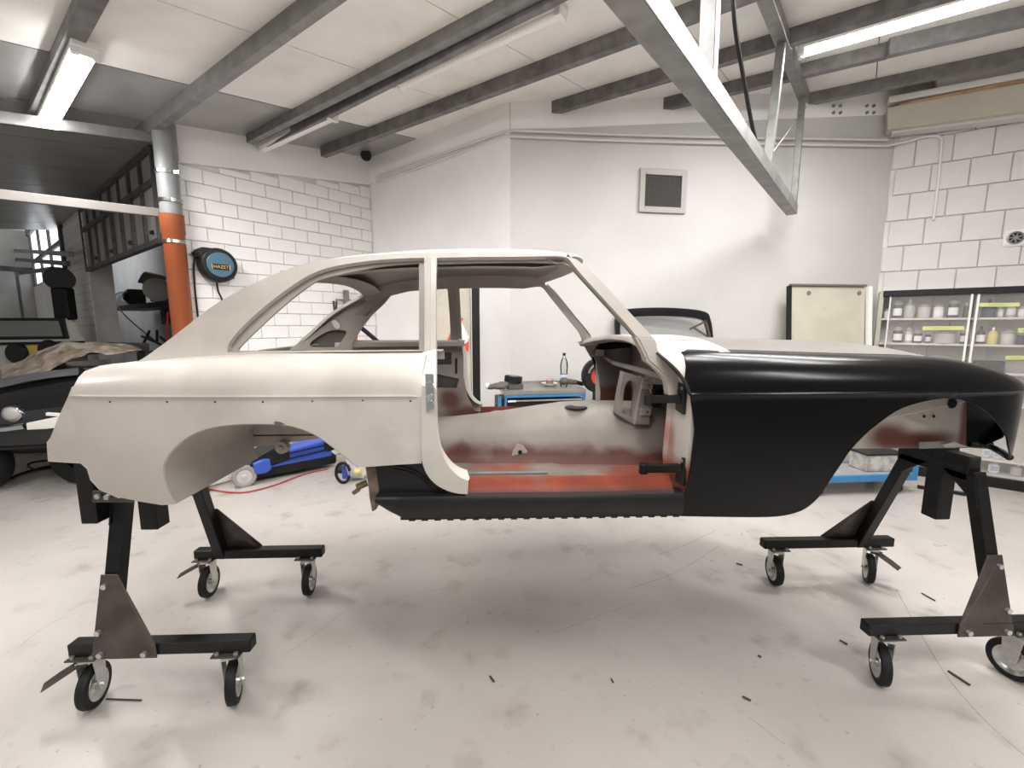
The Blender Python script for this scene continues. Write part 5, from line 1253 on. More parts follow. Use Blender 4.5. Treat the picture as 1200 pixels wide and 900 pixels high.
c = pb(183, 402, .4); t = thing('tool_bin', 'heap of black clamps in a grey bin behind the car tail', 'bin', (c.x, c.y, 0)); mb = MB(); mb.box((c.x, c.y, c.z / 2 - .06), (.5, .4, c.z - .12), RB); mb.build('bin', M['dark_in'], t, bevel=.01)
for k, (x0, y0, x1, y1) in enumerate(((168, 403, 175, 388), (184, 400, 184, 387), (166, 394, 180, 400), (188, 395, 196, 402), (172, 395, 190, 405))): mb = MB(); mb.beam(pb(x0, y0, .4), pb(x1, y1, .4), .03, .03); mb.build('clamp', M['black'], t, bevel=.003)

# ================================================================ BACK WALL FURNITURE
# tool cart
TA = D3.copy(); TN = Vector((D3.y, -D3.x, 0)); YT = 4.2
c0 = at(591, 458, YT); c1 = at(689, 458, YT); tw = (c1 - c0).length; ztp = c0.z; O = Vector((c0.x, c0.y, 0)); td = .42
t = thing('tool_cart', 'black and blue workshop tool cart against the back wall', 'cart', tuple(O + TA * tw / 2 - TN * td / 2))
def tc(a, d_, z): return O + TA * a - TN * d_ + UZ * z
RT = Matrix((TA, -TN, UZ)).transposed()
mb = MB(); mb.box(tc(tw / 2, td / 2, (ztp - .1) / 2 + .06), (tw, td, ztp - .22), RT); mb.build('cabinet', M['black'], t, bevel=.006)
mb = MB(); mb.box(tc(tw / 2, td / 2, ztp - .022), (tw + .01, td + .02, .044), RT); mb.build('worktop', mat('steel_worktop', (.34, .32, .29), .3, metal=.5, var=.1), t, bevel=.004)
mb = MB(); mb.box(tc(tw / 2, td - .005, ztp + .018), (tw, .01, .04), RT); mb.build('back_lip', M['zinc'], t)
for a in (.012, tw - .012): mb = MB(); mb.box(tc(a, -.006, (ztp - .04 + .15) / 2), (.024, .016, ztp - .04 - .15), RT); mb.build('trim_bar', M['blue'], t, bevel=.002)
mb = MB(); mb.box(tc(tw / 2, -.006, ztp - .058), (tw, .016, .026), RT); mb.build('trim_bar', M['blue'], t, bevel=.002)
zz = ztp - .085
for k in range(6):
    hh = .10 if k < 4 else .16; mb = MB(); mb.box(tc(tw / 2, -.004, zz - hh / 2), (tw - .06, .018, hh - .008), RT); dr = mb.build('drawer', M['black'], t, bevel=.002)
    mb = MB(); mb.box(tc(tw / 2, -.020, zz - .016), (tw - .075, .014, .014), RT); mb.build('handle', M['zinc'], dr, bevel=.003); zz -= hh
mb = MB(); mb.box(tc(.07, -.030, ztp - .101), (.08, .003, .018), RT); mb.build('label_plate', M['white_metal'], t)
mb = MB(); mb.box(tc(-.035, .10, ztp - .30), (.07, .24, .46), RT); sb2 = mb.build('side_box', M['black'], t, bevel=.006)
mb = MB(); mb.box(tc(-.05, -.025, ztp - .20), (.035, .012, .30), RT); mb.build('side_strip', M['blue'], sb2, bevel=.002)
for a in (.06, tw - .06):
    for d_ in (.06, td - .06): mb = MB(); mb.lathe(tc(a, d_, .05), TA, [(.001, -.018), (.045, -.018), (.05, -.01), (.05, .01), (.045, .018), (.001, .018)], 18); mb.box(tc(a, d_, .11), (.05, .06, .06), RT); mb.build('castor', M['rubber'], t, smooth=35)
# things on the cart
gx = tc(-.02, .09, ztp); t = thing('work_glove', 'grey work glove lying on the left end of the tool cart', 'glove', tuple(gx)); mb = MB(); mb.ball(gx + UZ * .035 + TA * -.02, (.09, .07, .034), 14, 8); mb.ball(gx + UZ * .03 + TA * -.10, (.05, .035, .028), 12, 8); mb.ball(gx + UZ * .05 + TA * .02, (.06, .06, .03), 12, 8); mb.build('palm', mat('grey_glove', (.13, .12, .115), .8, var=.2), t, smooth=60)
mb = MB(); mb.lathe(gx + TA * -.13 + UZ * .035 - TN * .01, TA * -1 + UZ * -.3, [(.028, -.02), (.034, 0), (.028, .02)], 14); mb.build('cuff', M['white_metal'], t, smooth=40)
c = tc(.13, .16, ztp + .002); mb = MB(); mb.box(c + UZ * .025, (.15, .15, .05), RT); o = mb.build('small_box', M['dark_in'], None, bevel=.004); tag(o, 'low dark box under the tape roll on the tool cart', 'box')
c = tc(.11, .15, ztp + .055); t = thing('tape_roll', 'thick roll of black tape at the left end of the tool cart', 'tape', tuple(c)); mb = MB(); ax = (UZ + TN * .0 + TA * .10).normalized(); mb.lathe(c + UZ * .012, ax, [(.045, 0), (.085, 0), (.09, .004), (.09, .056), (.085, .06), (.045, .06), (.045, 0)], 32); mb.build('tape', M['rubber'], t, smooth=35)
mb = MB(); mb.lathe(c + UZ * .012, ax, [(.04, .002), (.046, .002), (.046, .0605), (.04, .0605), (.04, .002)], 28); mb.build('core', mat('card_core', (.35, .33, .31), .7), t, smooth=35)
bx = tc((at(665, 452, YT + .2).x - c0.x), .19, ztp); t = thing('water_bottle', 'clear plastic water bottle with black cap on the tool cart', 'bottle', tuple(bx))
mb = MB(); mb.lathe(bx, UZ, [(.001, .006), (.034, .004), (.040, .02), (.041, .07), (.0405, .12), (.036, .15), (.040, .19), (.041, .22), (.035, .262), (.022, .295), (.013, .312), (.013, .335), (.001, .335)], 28); mb.build('body', glassmat('bottle_plastic', (.92, .94, .96)), t, smooth=40)
mb = MB(); mb.lathe(bx, UZ, [(.0415, .072), (.0418, .075), (.0418, .128), (.0415, .131)], 28); mb.build('paper_label', mat('pale_blue_label', (.55, .62, .74), .5), t, smooth=40)
mb = MB(); mb.lathe(bx, UZ, [(.016, .325), (.0165, .328), (.0165, .35), (.015, .352), (.001, .352)], 20); mb.build('cap', M['black'], t, smooth=40)
c = tc(at(650, 450, YT + .2).x - c0.x, .26, ztp); mb = MB(); mb.lathe(c, UZ, [(.001, .004), (.05, .004), (.085, .03), (.088, .034), (.083, .034), (.048, .010), (.001, .010)], 28); o = mb.build('dish', M['white_metal'], None, smooth=40); tag(o, 'shallow white dish beside the bottle on the tool cart', 'dish')
c = tc(at(650, 445, YT + .2).x - c0.x, .26, ztp + .034); t = thing('small_tin', 'small brown tin with pale lid standing in the white dish', 'tin', tuple(c)); mb = MB(); mb.lathe(c, UZ, [(.001, -.02), (.038, -.02), (.038, .034), (.001, .034)], 20); mb.build('tin', mat('brown_tin', (.22, .12, .09), .5), t, smooth=35); mb = MB(); mb.lathe(c, UZ, [(.040, .030), (.040, .05), (.001, .05)], 20); mb.build('lid', mat('tin_lid', (.48, .42, .38), .5), t, smooth=35)
c = tc(tw - .10, .14, ztp + .03); t = thing('power_tool', 'black hand power tool lying on the right end of the tool cart', 'tool', tuple(c - UZ * .03)); mb = MB(); mb.cyl(c - TA * .08 + UZ * .035, c + TA * .05 + UZ * .02, .032, .026, n=14); mb.ball(c - TA * .08 + UZ * .035, (.05, .045, .04), 14, 8); mb.build('body', M['dark_in'], t, smooth=50); mb = MB(); mb.cyl(c + TA * .05 + UZ * .02, c + TA * .12 + UZ * .0, .022, n=12); mb.build('handle', M['black'], t, smooth=50)
# cable reel hanging right of the cart
c = at(702, 440, 4.35); t = thing('cable_drum', 'round black cable drum with red core right of the tool cart', 'reel', (c.x, c.y, c.z - .2)); mb = MB(); mb.lathe(c, TN, [(.10, -.05), (.17, -.05), (.18, -.03), (.18, .03), (.17, .05), (.10, .05), (.10, -.05)], 32); mb.build('flange', M['black'], t, smooth=40)
mb = MB(); mb.lathe(c, TN, [(.001, .03), (.105, .03), (.105, -.03), (.001, -.03)], 28); mb.build('core', mat('red_plastic', (.50, .05, .03), .4), t, smooth=40)
mb = MB(); mb.tube([c + TN * .055 + TA * (.13 * cos(a)) + UZ * (.13 * sin(a)) for a in lin(.3, 2.9, 14)], .012, 8); mb.build('grip', M['galv'], t, smooth=50)
mb = MB(); mb.box((c.x + .10, c.y + .1, (c.z - .18) / 2), (.24, .2, c.z - .18)); o = mb.build('side_stand', M['black'], None, bevel=.01); tag(o, 'narrow black stand below the cable drum right of the tool cart', 'stand')

# beige board, black edge post, red and white paper
YB2 = 4.42
P = [at(x, y, YB2) for x, y in ((508, 333), (551, 333), (551, 490), (508, 490))]
for q in P[2:]: q.z = 0
P[2].x = P[1].x; P[3].x = P[0].x
mb = MB(); mb.prism(P, (0, .05, 0)); bo = mb.build('board', mat('beige_board', (.52, .475, .40), .55, var=.08, layers=[((.36, .27, .21), 'noise', 4, .6, .75, .4)]), None, bevel=.004); tag(bo, 'tall beige board standing behind the door pillar of the car', 'board')
P = [at(x, y, YB2 - .03) for x, y in ((552.5, 336), (561.5, 336), (561.5, 490), (552.5, 490))]
for q in P[2:]: q.z = 0
P[2].x = P[1].x; P[3].x = P[0].x
mb = MB(); mb.prism(P, (0, .08, 0)); o = mb.build('black_upright', M['black'], None, bevel=.003); tag(o, 'narrow black upright beside the tall beige board', 'post')
t = thing('barrier_paper', 'folded white and red hazard sheet stuck on the beige board', 'sheet', tuple(at(538, 395, YB2 - .02)))
mb = MB(); mb.prism([at(x, y, YB2 - .015) for x, y in ((541, 378), (550, 395), (546, 405), (528, 404), (530, 395))], (0, .006, 0)); mb.build('white_leaf', M['white_metal'], t)
mb = MB()
for pts in (((541, 372), (543, 374), (530, 392), (527, 400), (524, 399), (530, 386)), ((542, 405), (549, 400), (549, 411), (543, 413)), ((530, 390), (533, 388), (530, 400), (528, 400))): mb = MB(); mb.prism([at(x, y, YB2 - .022) for x, y in pts], (0, .006, 0)); mb.build('red_edge', mat('signal_red', (.62, .06, .03), .5), t)

# black rear window frame leaning on the back wall
YW = 4.78
t = thing('window_frame', 'black tailgate window frame leaning on the wall behind the windscreen', 'frame', tuple(at(780, 480, YW)))
ring = spl([(722, 440), (721, 400), (720, 376), (724, 366), (736, 362), (770, 360.5), (805, 362), (826, 366), (831, 374), (834, 392), (838, 440)], 4)
def fr_ring(off): 
    cx, cy = 779, 410; return [at(cx + (x - cx) * off[0], cy + (y - cy) * off[1], YW + (y - 360) * -.0004) for x, y in ring]
o1, o2 = fr_ring((1, 1)), fr_ring((.90, .80)); rows = []
for a, e in zip(o1, o2): rows.append([a, a + Vector((0, -.03, 0)), (a * .5 + e * .5) + Vector((0, -.035, 0)), e + Vector((0, -.015, 0)), e])
mb = MB(); mb.sheet(rows); mb.thicken(.008); mb.build('frame', M['blackpanel'], t, smooth=40)
o3, o4 = fr_ring((.90, .80)), fr_ring((.885, .77)); mb = MB(); mb.sheet([[a + Vector((0, -.017, 0)), e + Vector((0, -.017, 0))] for a, e in zip(o3, o4)]); mb.thicken(.004); mb.build('bright_strip', M['chrome'], t, smooth=40)
mb = MB(); P = fr_ring((.89, .78)); mb.add(P, [tuple(range(len(P)))]); mb.thicken(.004); mb.build('glass', M['glass'], t, fix=False)
for (x0, y0, x1, y1) in ((808, 386, 828, 376), (813, 384, 830, 395), (827, 376, 832, 395)): mb = MB(); mb.beam(at(x0, y0, YW - .05), at(x1, y1, YW - .05), .014, .02); mb.build('wiper_bracket', mat('brown_stick', (.10, .07, .05), .5), t)

# beige cabinet door leaning on the wall
YD = 4.88
P = [at(x, y, YD) for x, y in ((926, 335), (1014, 336), (1005, 415), (918, 415))]; d0 = P[0] - P[3]
P[2] = P[1] + (P[2] - P[1]) * (P[1].z - .02) / max(.01, P[1].z - P[2].z) if False else Vector((P[1].x - .0, YD - .25, .0)); P[3] = Vector((P[0].x, YD - .25, .0)); P[0].y += .0
t = thing('cabinet_door', 'beige metal cabinet door with two holes, leaning left of the shelving', 'door', tuple((P[2] + P[3]) / 2))
mb = MB(); mb.prism(P, (0, .05, 0)); mb.build('leaf', M['cream'], t, bevel=.008)
mb = MB(); mb.beam(P[0] + Vector((-.012, .0, 0)), P[3] + Vector((-.012, .0, 0)), .03, .05, up=(0, 1, 0)); mb.build('edge_strip', M['rubber'], t)
mb = MB(); mb.beam(P[0] + Vector((0, .0, .012)), P[1] + Vector((0, .0, .012)), .05, .02); mb.build('edge_strip', mat('brown_edge', (.16, .13, .11), .6), t)
mb = MB(); mb.beam(P[1] + Vector((.03, -.02, 0)), P[2] + Vector((.03, -.02, 0)), .04, .05, up=(0, 1, 0)); mb.build('return_edge', M['white_metal'], t, bevel=.004)
for x in (948, 1007): c = at(x, 343.5, YD - .012); mb = MB(); mb.lathe(c, (0, -1, 0), [(.001, .006), (.022, .006), (.026, 0)], 16); mb.build('hole_plug', mat('grey_plug', (.17, .16, .15), .6), t)
# ================================================================ GLAZED SHELVING ON THE RIGHT
D5 = Vector((cos(radians(-40)), sin(radians(-40)), 0)); n5 = Vector((D5.y, -D5.x, 0)); n5 = n5 if n5.dot(K3) < 0 else -n5
F0 = atz(1075, 557, 0.)
def sf(x, y, o=0.): return onpl(x, y, F0 - n5 * o, n5)      # o behind the front plane
L0 = sf(1031, 381); zcap = (sf(1037, 341).z + sf(1190, 336).z) / 2
RS5 = Matrix((D5, -n5, UZ)).transposed(); Ls = 2.3; Dp = .36
O5 = Vector((L0.x, L0.y, 0))
t = thing('glazed_shelving', 'long cabinet of shelves with sliding clear doors along the right wall', 'shelving', tuple(O5 + D5 * Ls / 2 - n5 * Dp / 2)); GS = t
def sc_(a, d_, z): return O5 + D5 * a - n5 * d_ + UZ * z
M['shelfpaint'] = mat('pale_shelf_paint', (.60, .57, .53), .5, var=.06); M['shelfback'] = mat('grey_back_panel', (.50, .47, .44), .6)
mb = MB(); mb.box(sc_(Ls / 2, Dp, zcap / 2), (Ls, .02, zcap), RS5); mb.build('back_panel', M['shelfback'], t)
mb = MB(); mb.box(sc_(-.012, Dp / 2, zcap / 2), (.045, Dp + .02, zcap), RS5); mb.build('side_panel', M['cream'], t, bevel=.004)
mb = MB(); mb.box(sc_(Ls / 2, .01, zcap - .03), (Ls, .10, .065), RS5); mb.build('top_rail', M['black'], t, bevel=.004)
mb = MB(); mb.box(sc_(Ls / 2, Dp / 2, zcap - .01), (Ls, Dp, .02), RS5); mb.build('top_panel', M['shelfpaint'], t)
mb = MB(); mb.box(sc_(Ls / 2, .0, .055), (Ls, .05, .11), RS5); mb.build('plinth', M['black'], t, bevel=.004)
zsh = []
for y in (372.5, 402.5): zsh.append(sf(1090, y).z)
dz = zsh[0] - zsh[1]; zsh.append(zsh[1] - dz * 1.05); zsh.append(zsh[2] - dz * 1.2); zsh.append(sf(1150, 538).z); zsh.append(.125)
for z in zsh: mb = MB(); mb.box(sc_(Ls / 2, Dp / 2 + .02, z - .011), (Ls - .02, Dp - .05, .022), RS5); mb.build('shelf_board', M['shelfpaint'], t, bevel=.002)
up = [(sf(x, 381) - O5).dot(D5) for x in (1040, 1134, 1142)]
for k, a in enumerate(up): mb = MB(); mb.box(sc_(a, -.012 - .012 * (k == 1), zcap / 2 + .03), (.020 if k else .014, .018, zcap - .14), RS5); mb.build('door_stile', M['white_metal'], t, bevel=.002)
M['hz'] = mat('dusty_clear_sheet', (.78, .75, .72), .35, alpha=.09, spec=.5)
for k, (a0, a1) in enumerate(((up[0], up[1] + .01), (up[2] - .02, up[2] + .85))): mb = MB(); mb.box(sc_((a0 + a1) / 2, -.012 + .012 * k, zcap / 2 + .03), (a1 - a0, .005, zcap - .14), RS5); mb.build('sliding_door', M['hz'], t)
M['lime'] = mat('lime_label', (.55, .61, .24), .5); M['ink'] = mat('label_ink', (.10, .13, .06), .6)
for (x0, x1, y0, y1) in ((1147, 1195, 355, 359.5), (1081, 1130, 382.5, 387), (1193, 1215, 384.5, 390), (1178, 1204, 417, 421.5)):
    P = [sf(x, y, -.022) for x, y in ((x0, y0), (x1, y0 - .3), (x1, y1 - .3), (x0, y1))]; mb = MB(); mb.prism(P, n5 * .002); lb = mb.build('tape_label', M['lime'], t, label='lime green tape label')
    mb = MB(); mb.tube([sf(x0 + (x1 - x0) * (.25 + .4 * i / 14), (y0 + y1) / 2 + (.7 if i % 2 else -.7), -.0252) for i in range(15)], .0012, 4); mb.build('scribble', M['ink'], lb, kind='stuff')
# jars and bottles one by one
JM = dict(dark=mat('dark_liquid', (.045, .042, .045), .3), clear=mat('cloudy_plastic', (.42, .41, .40), .3), grey=mat('grey_tub_plastic', (.50, .48, .46), .5), white=mat('white_tin', (.68, .66, .63), .4), yellow=mat('yellow_liquid', (.62, .52, .18), .35), blue=mat('blue_black_liquid', (.03, .05, .10), .3), pink=mat('pale_pink_box', (.62, .54, .52), .5))
M['paper'] = mat('white_paper_label', (.80, .78, .76), .6); M['lidm'] = mat('grey_jar_lid', (.30, .28, .27), .5)
def jar(kind, x, y, wpx, hpx, shelf, label, shape='jar', paper=True, dep=.12):
    P = sf(x, y, dep); z = zsh[shelf]; P = Vector((P.x, P.y, z)); e = sf(x + wpx, y, dep); r = min((e - P).to_2d().length / 2 * .92, .15); h = abs(sf(x, y - hpx, dep).z - sf(x, y, dep).z)
    if shelf == 5: h = min(h, .13)
    t = thing('paint_jar' if shape == 'jar' else ('bottle' if shape == 'bottle' else 'canister'), label, {'jar': 'jar', 'bottle': 'bottle'}.get(shape, 'container'), tuple(P))
    if shape == 'jar':
        mb = MB(); mb.lathe(P, UZ, [(.001, .001), (r * .95, .001), (r, .008), (r, h * .68), (r * .9, h * .74), (.001, h * .74)], 16); mb.build('body', JM[kind], t, smooth=40)
        mb = MB(); mb.lathe(P, UZ, [(r * 1.05, h * .70), (r * 1.05, h * .80), (r * .7, h * .90), (r * .22, h * .92), (r * .2, h), (.001, h)], 16); mb.build('lid', M['lidm'], t, smooth=40)
    elif shape == 'bottle':
        mb = MB(); mb.lathe(P, UZ, [(.001, .001), (r * .95, .001), (r, .01), (r, h * .60), (r * .85, h * .68), (r * .3, h * .80), (r * .22, h * .88), (.001, h * .88)], 16); mb.build('body', JM[kind], t, smooth=40)
        mb = MB(); mb.lathe(P, UZ, [(r * .28, h * .84), (r * .28, h * .95), (r * .12, h), (.001, h)], 12); mb.build('cap', M['white_metal'] if kind in ('clear', 'yellow') else M['black'], t, smooth=40)
    else:
        mb = MB(); mb.box(P + UZ * h * .42, (r * 1.8, r * 1.1, h * .80), RS5); mb.build('body', JM[kind], t, bevel=.012, seg=2)
        mb = MB(); mb.cyl(P + UZ * h * .82 + D5 * r * .4, P + UZ * h, r * .28, n=12); mb.build('cap', M['white_metal'], t, smooth=40)
    if paper:
        if shape == 'can': mb = MB(); mb.box(P + UZ * h * .42 + n5 * (r * .552), (r * 1.3, .003, h * .4), RS5); mb.build('paper_label', M['paper'] if kind != 'white' else mat('blue_print_label', (.30, .42, .60), .5), t)
        else:
            y_ = n5.angle(n5); mb = MB(); rows = []
            for k in range(9): a = -1.0 + 2.0 * k / 8; d = n5 * cos(a) + D5 * sin(a); rows.append([P + d * (r + .0015) + UZ * h * .14, P + d * (r + .0015) + UZ * h * .52])
            mb.sheet(rows); mb.build('paper_label', M['paper'], t, fix=False, smooth=40)
jar('white', 1039, 370, 8, 12, 0, 'small white labelled can at the left end of the top shelf', paper=False)
jar('dark', 1051, 370, 13, 22, 0, 'dark jar with white label, second on the top shelf')
jar('clear', 1065, 370, 15, 22, 0, 'cloudy bottle with pointed cap on the top shelf', 'bottle', False)
jar('grey', 1082, 370, 17, 18, 0, 'broad pale grey tub in the middle of the top shelf', paper=False)
jar('white', 1099, 370, 14, 18, 0, 'white tin right of the pale grey tub, top shelf')
jar('dark', 1116, 370, 15, 23, 0, 'tall dark bottle with wide white label on the top shelf')
jar('dark', 1132, 370, 9, 20, 0, 'narrow dark jar behind the door stile, top shelf', paper=False)
jar('blue', 1158, 370, 20, 22, 0, 'blue black bottle left of centre behind the top right door', 'bottle', False)
jar('white', 1172, 369, 8, 14, 0, 'narrow white labelled jar under the top green tape')
jar('grey', 1184, 369, 13, 20, 0, 'grey jar with large white label under the top green tape')
jar('white', 1197, 369, 11, 14, 0, 'white jar at the right picture edge, top shelf')
jar('dark', 1051, 400, 13, 20, 1, 'dark jar with white label and pointed lid on the second shelf')
jar('grey', 1064, 399, 10, 19, 1, 'slim grey jar with white label on the second shelf')
jar('dark', 1075, 400, 12, 16, 1, 'small dark jar with white label, third on the second shelf')
jar('dark', 1087, 400, 8, 14, 1, 'narrow dark jar left of the big grey tub, second shelf')
jar('grey', 1106, 400, 30, 17, 1, 'big pale grey tub under the green tape, second shelf', paper=False)
jar('dark', 1128, 400, 9, 18, 1, 'dark jar with white label left of the door stile, second shelf')
jar('dark', 1148, 401, 13, 21, 1, 'dark bottle left of the yellow bottle, second shelf', 'bottle')
jar('yellow', 1162, 402, 14, 20, 1, 'yellow bottle on the second shelf behind the right door', 'bottle', False)
jar('grey', 1180, 402, 19, 18, 1, 'grey lidded jar right of the yellow bottle', paper=False)
jar('blue', 1196, 402, 13, 16, 1, 'blue black jar at the right picture edge, second shelf', paper=False)
jar('dark', 1044, 430, 10, 18, 2, 'dark capped bottle at the left of the third shelf', 'bottle', False)
jar('dark', 1072, 430, 12, 18, 2, 'dark capped bottle in the middle of the third shelf', 'bottle', False)
jar('white', 1155, 536, 12, 14, 4, 'white can on the low shelf seen through the wheel arch', 'can')
jar('white', 1168, 536, 11, 13, 4, 'white can right of the other can on the low shelf', 'can')
jar('white', 1126, 560, 14, 20, 5, 'white bottle with blue label on the bottom shelf behind the stand leg', 'can')
jar('white', 1162, 563, 16, 24, 5, 'white jerrycan with blue label on the bottom shelf', 'can')
jar('clear', 1188, 567, 16, 22, 5, 'cloudy canister at the right of the bottom shelf', 'can', False)
jar('pink', 1085, 553, 11, 16, 5, 'pale pink box at the left of the bottom shelf', 'can', False)
# clutter on the third shelf
P = sf(1107, 415, .15); mb = MB(); mb.ball(Vector((P.x, P.y, zsh[2] + .082)), (.20, .09, .08), 16, 8, RS5); o = mb.build('rag_heap', mat('grey_rags', (.22, .20, .18), .8, var=.3), None, smooth=60); tag(o, 'heap of dark grey rags on the third shelf', 'rags')
P = sf(1158, 429, .12); mb = MB(); mb.box(Vector((P.x, P.y, zsh[2] + .061)), (.22, .14, .12), RS5); o = mb.build('black_box', M['black'], None, bevel=.004); tag(o, 'black box with white end on the third shelf above the wing', 'box')
# thin stand foot in front of the shelving
a, e = atz(1075, 570, .02), atz(1132, 579, .02); mb = MB(); mb.beam(a, e, .04, .03); o = mb.build('flat_bar', M['black'], None, bevel=.003); tag(o, 'flat black bar on the floor below the front wheel arch', 'bar')

# blue platform trolley
z_ = .20; A0, A1 = atz(972, 560, z_), atz(1072, 557, z_); dA = (A1 - A0); bk = Vector((-dA.y, dA.x, 0)).normalized() * .42
A0 = A0 - dA * .25; t = thing('platform_trolley', 'blue framed platform trolley with grey deck behind the black wing', 'trolley', tuple(((A0 + A1 + bk) / 2).to_2d()) + (0,)); dA = A1 - A0
mb = MB(); mb.prism([A0 + UZ * .01, A1 + UZ * .01, A1 + bk + UZ * .01, A0 + bk + UZ * .01], (0, 0, -.03)); mb.build('deck', mat('grey_deck', (.33, .34, .35), .45, var=.12), t)
for p, q in ((A0, A1), (A1, A1 + bk), (A0, A0 + bk), (A0 + bk, A1 + bk)): mb = MB(); mb.beam(p - UZ * .015, q - UZ * .015, .03, .07); mb.build('rim_bar', M['blue'], t, bevel=.004)
mb = MB(); mb.beam(A1 - UZ * .05, A1 + UZ * .14, .035, .035); mb.build('corner_post', M['blue'], t, bevel=.003)
for s in (.15, .9):
    for k in (.15, .85): P = A0 + dA * s + bk * k; mb = MB(); mb.lathe((P.x, P.y, .06), dA, [(.001, -.015), (.055, -.015), (.06, 0), (.055, .015), (.001, .015)], 18); mb.box((P.x, P.y, .12), (.05, .05, .10)); mb.build('castor', M['rubber'], t, smooth=35)
P = (A0 + A1) / 2 + bk * .5 + dA * .30; mb = MB(); mb.box((P.x, P.y, z_ + .10), (.42, .22, .18), Matrix.Rotation(atan2(dA.y, dA.x), 3, 'Z')); t2 = thing('clear_crate', 'cloudy plastic crate of parts on the blue trolley', 'crate', (P.x, P.y, z_)); mb.build('crate', mat('cloudy_crate', (.55, .52, .49), .3, var=.35, vscale=14, alpha=.85), t2, bevel=.01)
mb = MB(); mb.box((P.x, P.y, z_ + .195), (.44, .24, .014), Matrix.Rotation(atan2(dA.y, dA.x), 3, 'Z')); mb.build('crate_rim', M['black'], t2, bevel=.003)

# blue wheeled machine on the floor beyond the tail
W1 = atz(287, 570, 0); W2 = atz(392, 549, 0); dm = (W2 - W1).normalized(); sm = Vector((-dm.y, dm.x, 0)); RM = Matrix((dm, sm, UZ)).transposed()
t = thing('blue_machine', 'blue and black wheeled machine on the floor behind the rear wheel arch', 'machine', tuple(W1 + dm * .45 + sm * .2))
def mm(a, s, z): return W1 + dm * a + sm * s + UZ * z
for s, k in ((0., 1), (.42, 1)):
    mb = MB(); mb.lathe(mm(0, s, .115), sm, [(.001, -.03), (.075, -.032), (.085, -.04), (.108, -.04), (.115, -.03), (.115, .03), (.108, .04), (.085, .04), (.001, .04)], 32); w_ = mb.build('wheel', mat('grey_wheel_plastic', (.33, .31, .29), .6), t, smooth=35)
    for q in range(24): a = 2 * pi * q / 24; b3 = MB(); b3.box(mm(0, s, .115) + (dm * cos(a) + UZ * sin(a)) * .115, (.008, .075, .008), RM); b3.build('tread_rib', MATS['grey_wheel_plastic'], w_)
    mb = MB(); mb.lathe(mm(0, s - .032, .115), -sm, [(.001, .012), (.02, .012), (.025, .004), (.072, .002), (.074, 0)], 28); mb.build('hub_cover', mat('pale_hub', (.55, .53, .51), .5), w_, smooth=35)
mb = MB(); mb.box(mm(.50, .2, .11), (.95, .36, .12), RM); mb.build('chassis', M['black'], t, bevel=.02)
mb = MB(); mb.prism([mm(a, .0, z) for a, z in ((.02, .16), (.12, .30), (.30, .38), (.46, .36), (.46, .2), (.1, .14))], sm * .42); mb.build('hood', M['black'], t, bevel=.015)
mb = MB(); mb.prism([mm(a, -.05, z) for a, z in ((.10, .12), (.085, .24), (.17, .27), (.25, .265), (.26, .15), (.2, .11))], sm * .30); mb.build('front_block', M['bluep'], t, bevel=.01)
mb = MB(); mb.prism([mm(a, .02, z) for a, z in ((.25, .14), (.25, .28), (.86, .36), (.92, .30), (.92, .15))], sm * .28); mb.build('housing', M['bluep'], t, bevel=.012)
for zz in (.20, .26): mb = MB(); mb.beam(mm(.20, .0, zz), mm(.86, .0, zz + .05), .014, .012); mb.build('slot_rod', M['black'], t)
mb = MB(); mb.box(mm(.90, .12, .30), (.12, .28, .14), RM); mb.build('end_cap', M['black'], t, bevel=.02)
mb = MB(); mb.tube([atz(x, y, .012) for x, y in spl([(243, 560), (240, 570), (255, 575), (285, 577), (320, 569), (355, 556), (385, 549)], 5)], .008, 8); o = mb.build('red_cable', mat('red_cable_sheath', (.42, .06, .05), .5), None, smooth=50); tag(o, 'thin red cable lying in front of the blue machine', 'cable')
# second small appliance
c = atz(408, 568, 0); t = thing('small_compressor', 'small white appliance with black hose loop right of the blue machine', 'appliance', tuple(c + Vector((0, .15, 0))))
mb = MB(); mb.box(c + Vector((.05, .2, .18)), (.22, .22, .30)); mb.build('body', M['white_metal'], t, bevel=.03, seg=2)
mb = MB(); mb.tube([c + Vector((-.06 + .075 * cos(a), .03, .125 + .11 * sin(a))) for a in lin(.2, 2 * pi - .4, 22)], .016, 8); mb.build('hose_loop', M['rubber'], t, smooth=50)
mb = MB(); mb.box(c + Vector((-.045, .10, .12)), (.08, .08, .16)); mb.build('blue_tank', M['bluep'], t, bevel=.01)
mb = MB(); mb.cyl(c + Vector((.06, .06, .12)), c + Vector((.13, .06, .13)), .03, n=14); mb.build('yellow_cap', mat('pale_yellow_plastic', (.70, .60, .22), .5), t, smooth=40)
mb = MB(); mb.cyl(c + Vector((-.03, .04, .26)), c + Vector((.0, .04, .10)), .012, n=8); mb.build('metal_pipe', M['zinc'], t, smooth=40)

# orange canister and black strut seen through the far quarter window

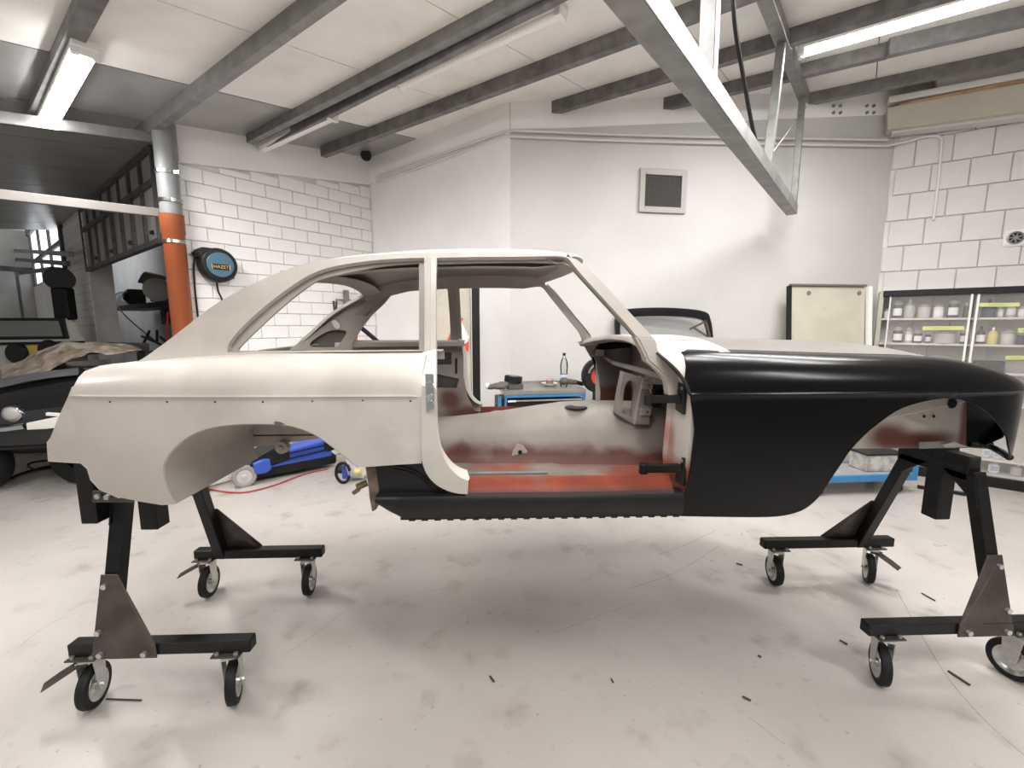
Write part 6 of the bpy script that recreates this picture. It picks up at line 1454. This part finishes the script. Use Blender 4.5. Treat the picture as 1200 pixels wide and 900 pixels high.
YO = 5.2; P = at(414, 384, YO); t = thing('orange_post', 'orange post with a slanting black arm behind the far rear side window', 'post', (P.x, P.y, 0))
mb = MB(); mb.box((P.x, P.y, P.z / 2), (.07, .07, P.z)); mb.build('post', mat('orange_red_paint', (.50, .12, .05), .5), t, bevel=.004)
mb = MB(); mb.box((P.x, P.y, .02), (.45, .45, .04)); mb.build('foot_plate', M['black'], t, bevel=.004)
mb = MB(); mb.beam(at(414, 376, YO - .05), at(447, 404, YO - .05), .045, .045); mb.build('arm', M['black'], t, bevel=.004)
# cables on the floor at the left
mb = MB(); mb.tube([atz(x, y, .014) for x, y in spl([(-20, 571), (0, 565), (20, 557), (45, 549), (70, 545), (95, 541)], 5)], .014, 8); o = mb.build('black_cable', M['rubber'], None, smooth=50); tag(o, 'thick black cable running over the floor below the black car', 'cable')
mb = MB(); mb.tube([atz(x, y, .05) for x, y in spl([(90, 537), (60, 539), (38, 542), (33, 546), (42, 550), (60, 548), (85, 544)], 5)], .012, 8); o = mb.build('black_cable', M['rubber'], None, smooth=50); tag(o, 'loop of thinner black cable beside the car tail', 'cable')
# swarf and offcuts on the floor
for (x0, y0, x1, y1, w, lab) in ((1111, 786, 1137, 803, .012, 'dark steel offcut on the floor by the front right caster'), (1080, 695, 1096, 704, .008, 'short dark sliver on the floor behind the front stand'), (984, 750, 993, 755, .010, 'small dark chip left of the front stand'), (870, 816, 880, 821, .010, 'brown chip on the bare floor in front of the black wing'), (574, 792, 579, 799, .008, 'tiny dark shaving at the bottom middle of the floor'), (124, 819, 166, 820.5, .006, 'long thin shaving beside the rear left caster'), (716, 795, 719, 800, .006, 'tiny dark shaving below the door opening'), (863, 660, 870, 662, .012, 'small leaf shaped scrap under the black wing'), (888, 768, 892, 770, .010, 'small dark crumb left of the front stand bar')):
    a, e = atz(x0, y0, .006), atz(x1, y1, .006); mb = MB(); mb.beam(a, e, w, .006); o = mb.build('metal_scrap', M['steel_plate'], None, bevel=.001); tag(o, lab, 'scrap')
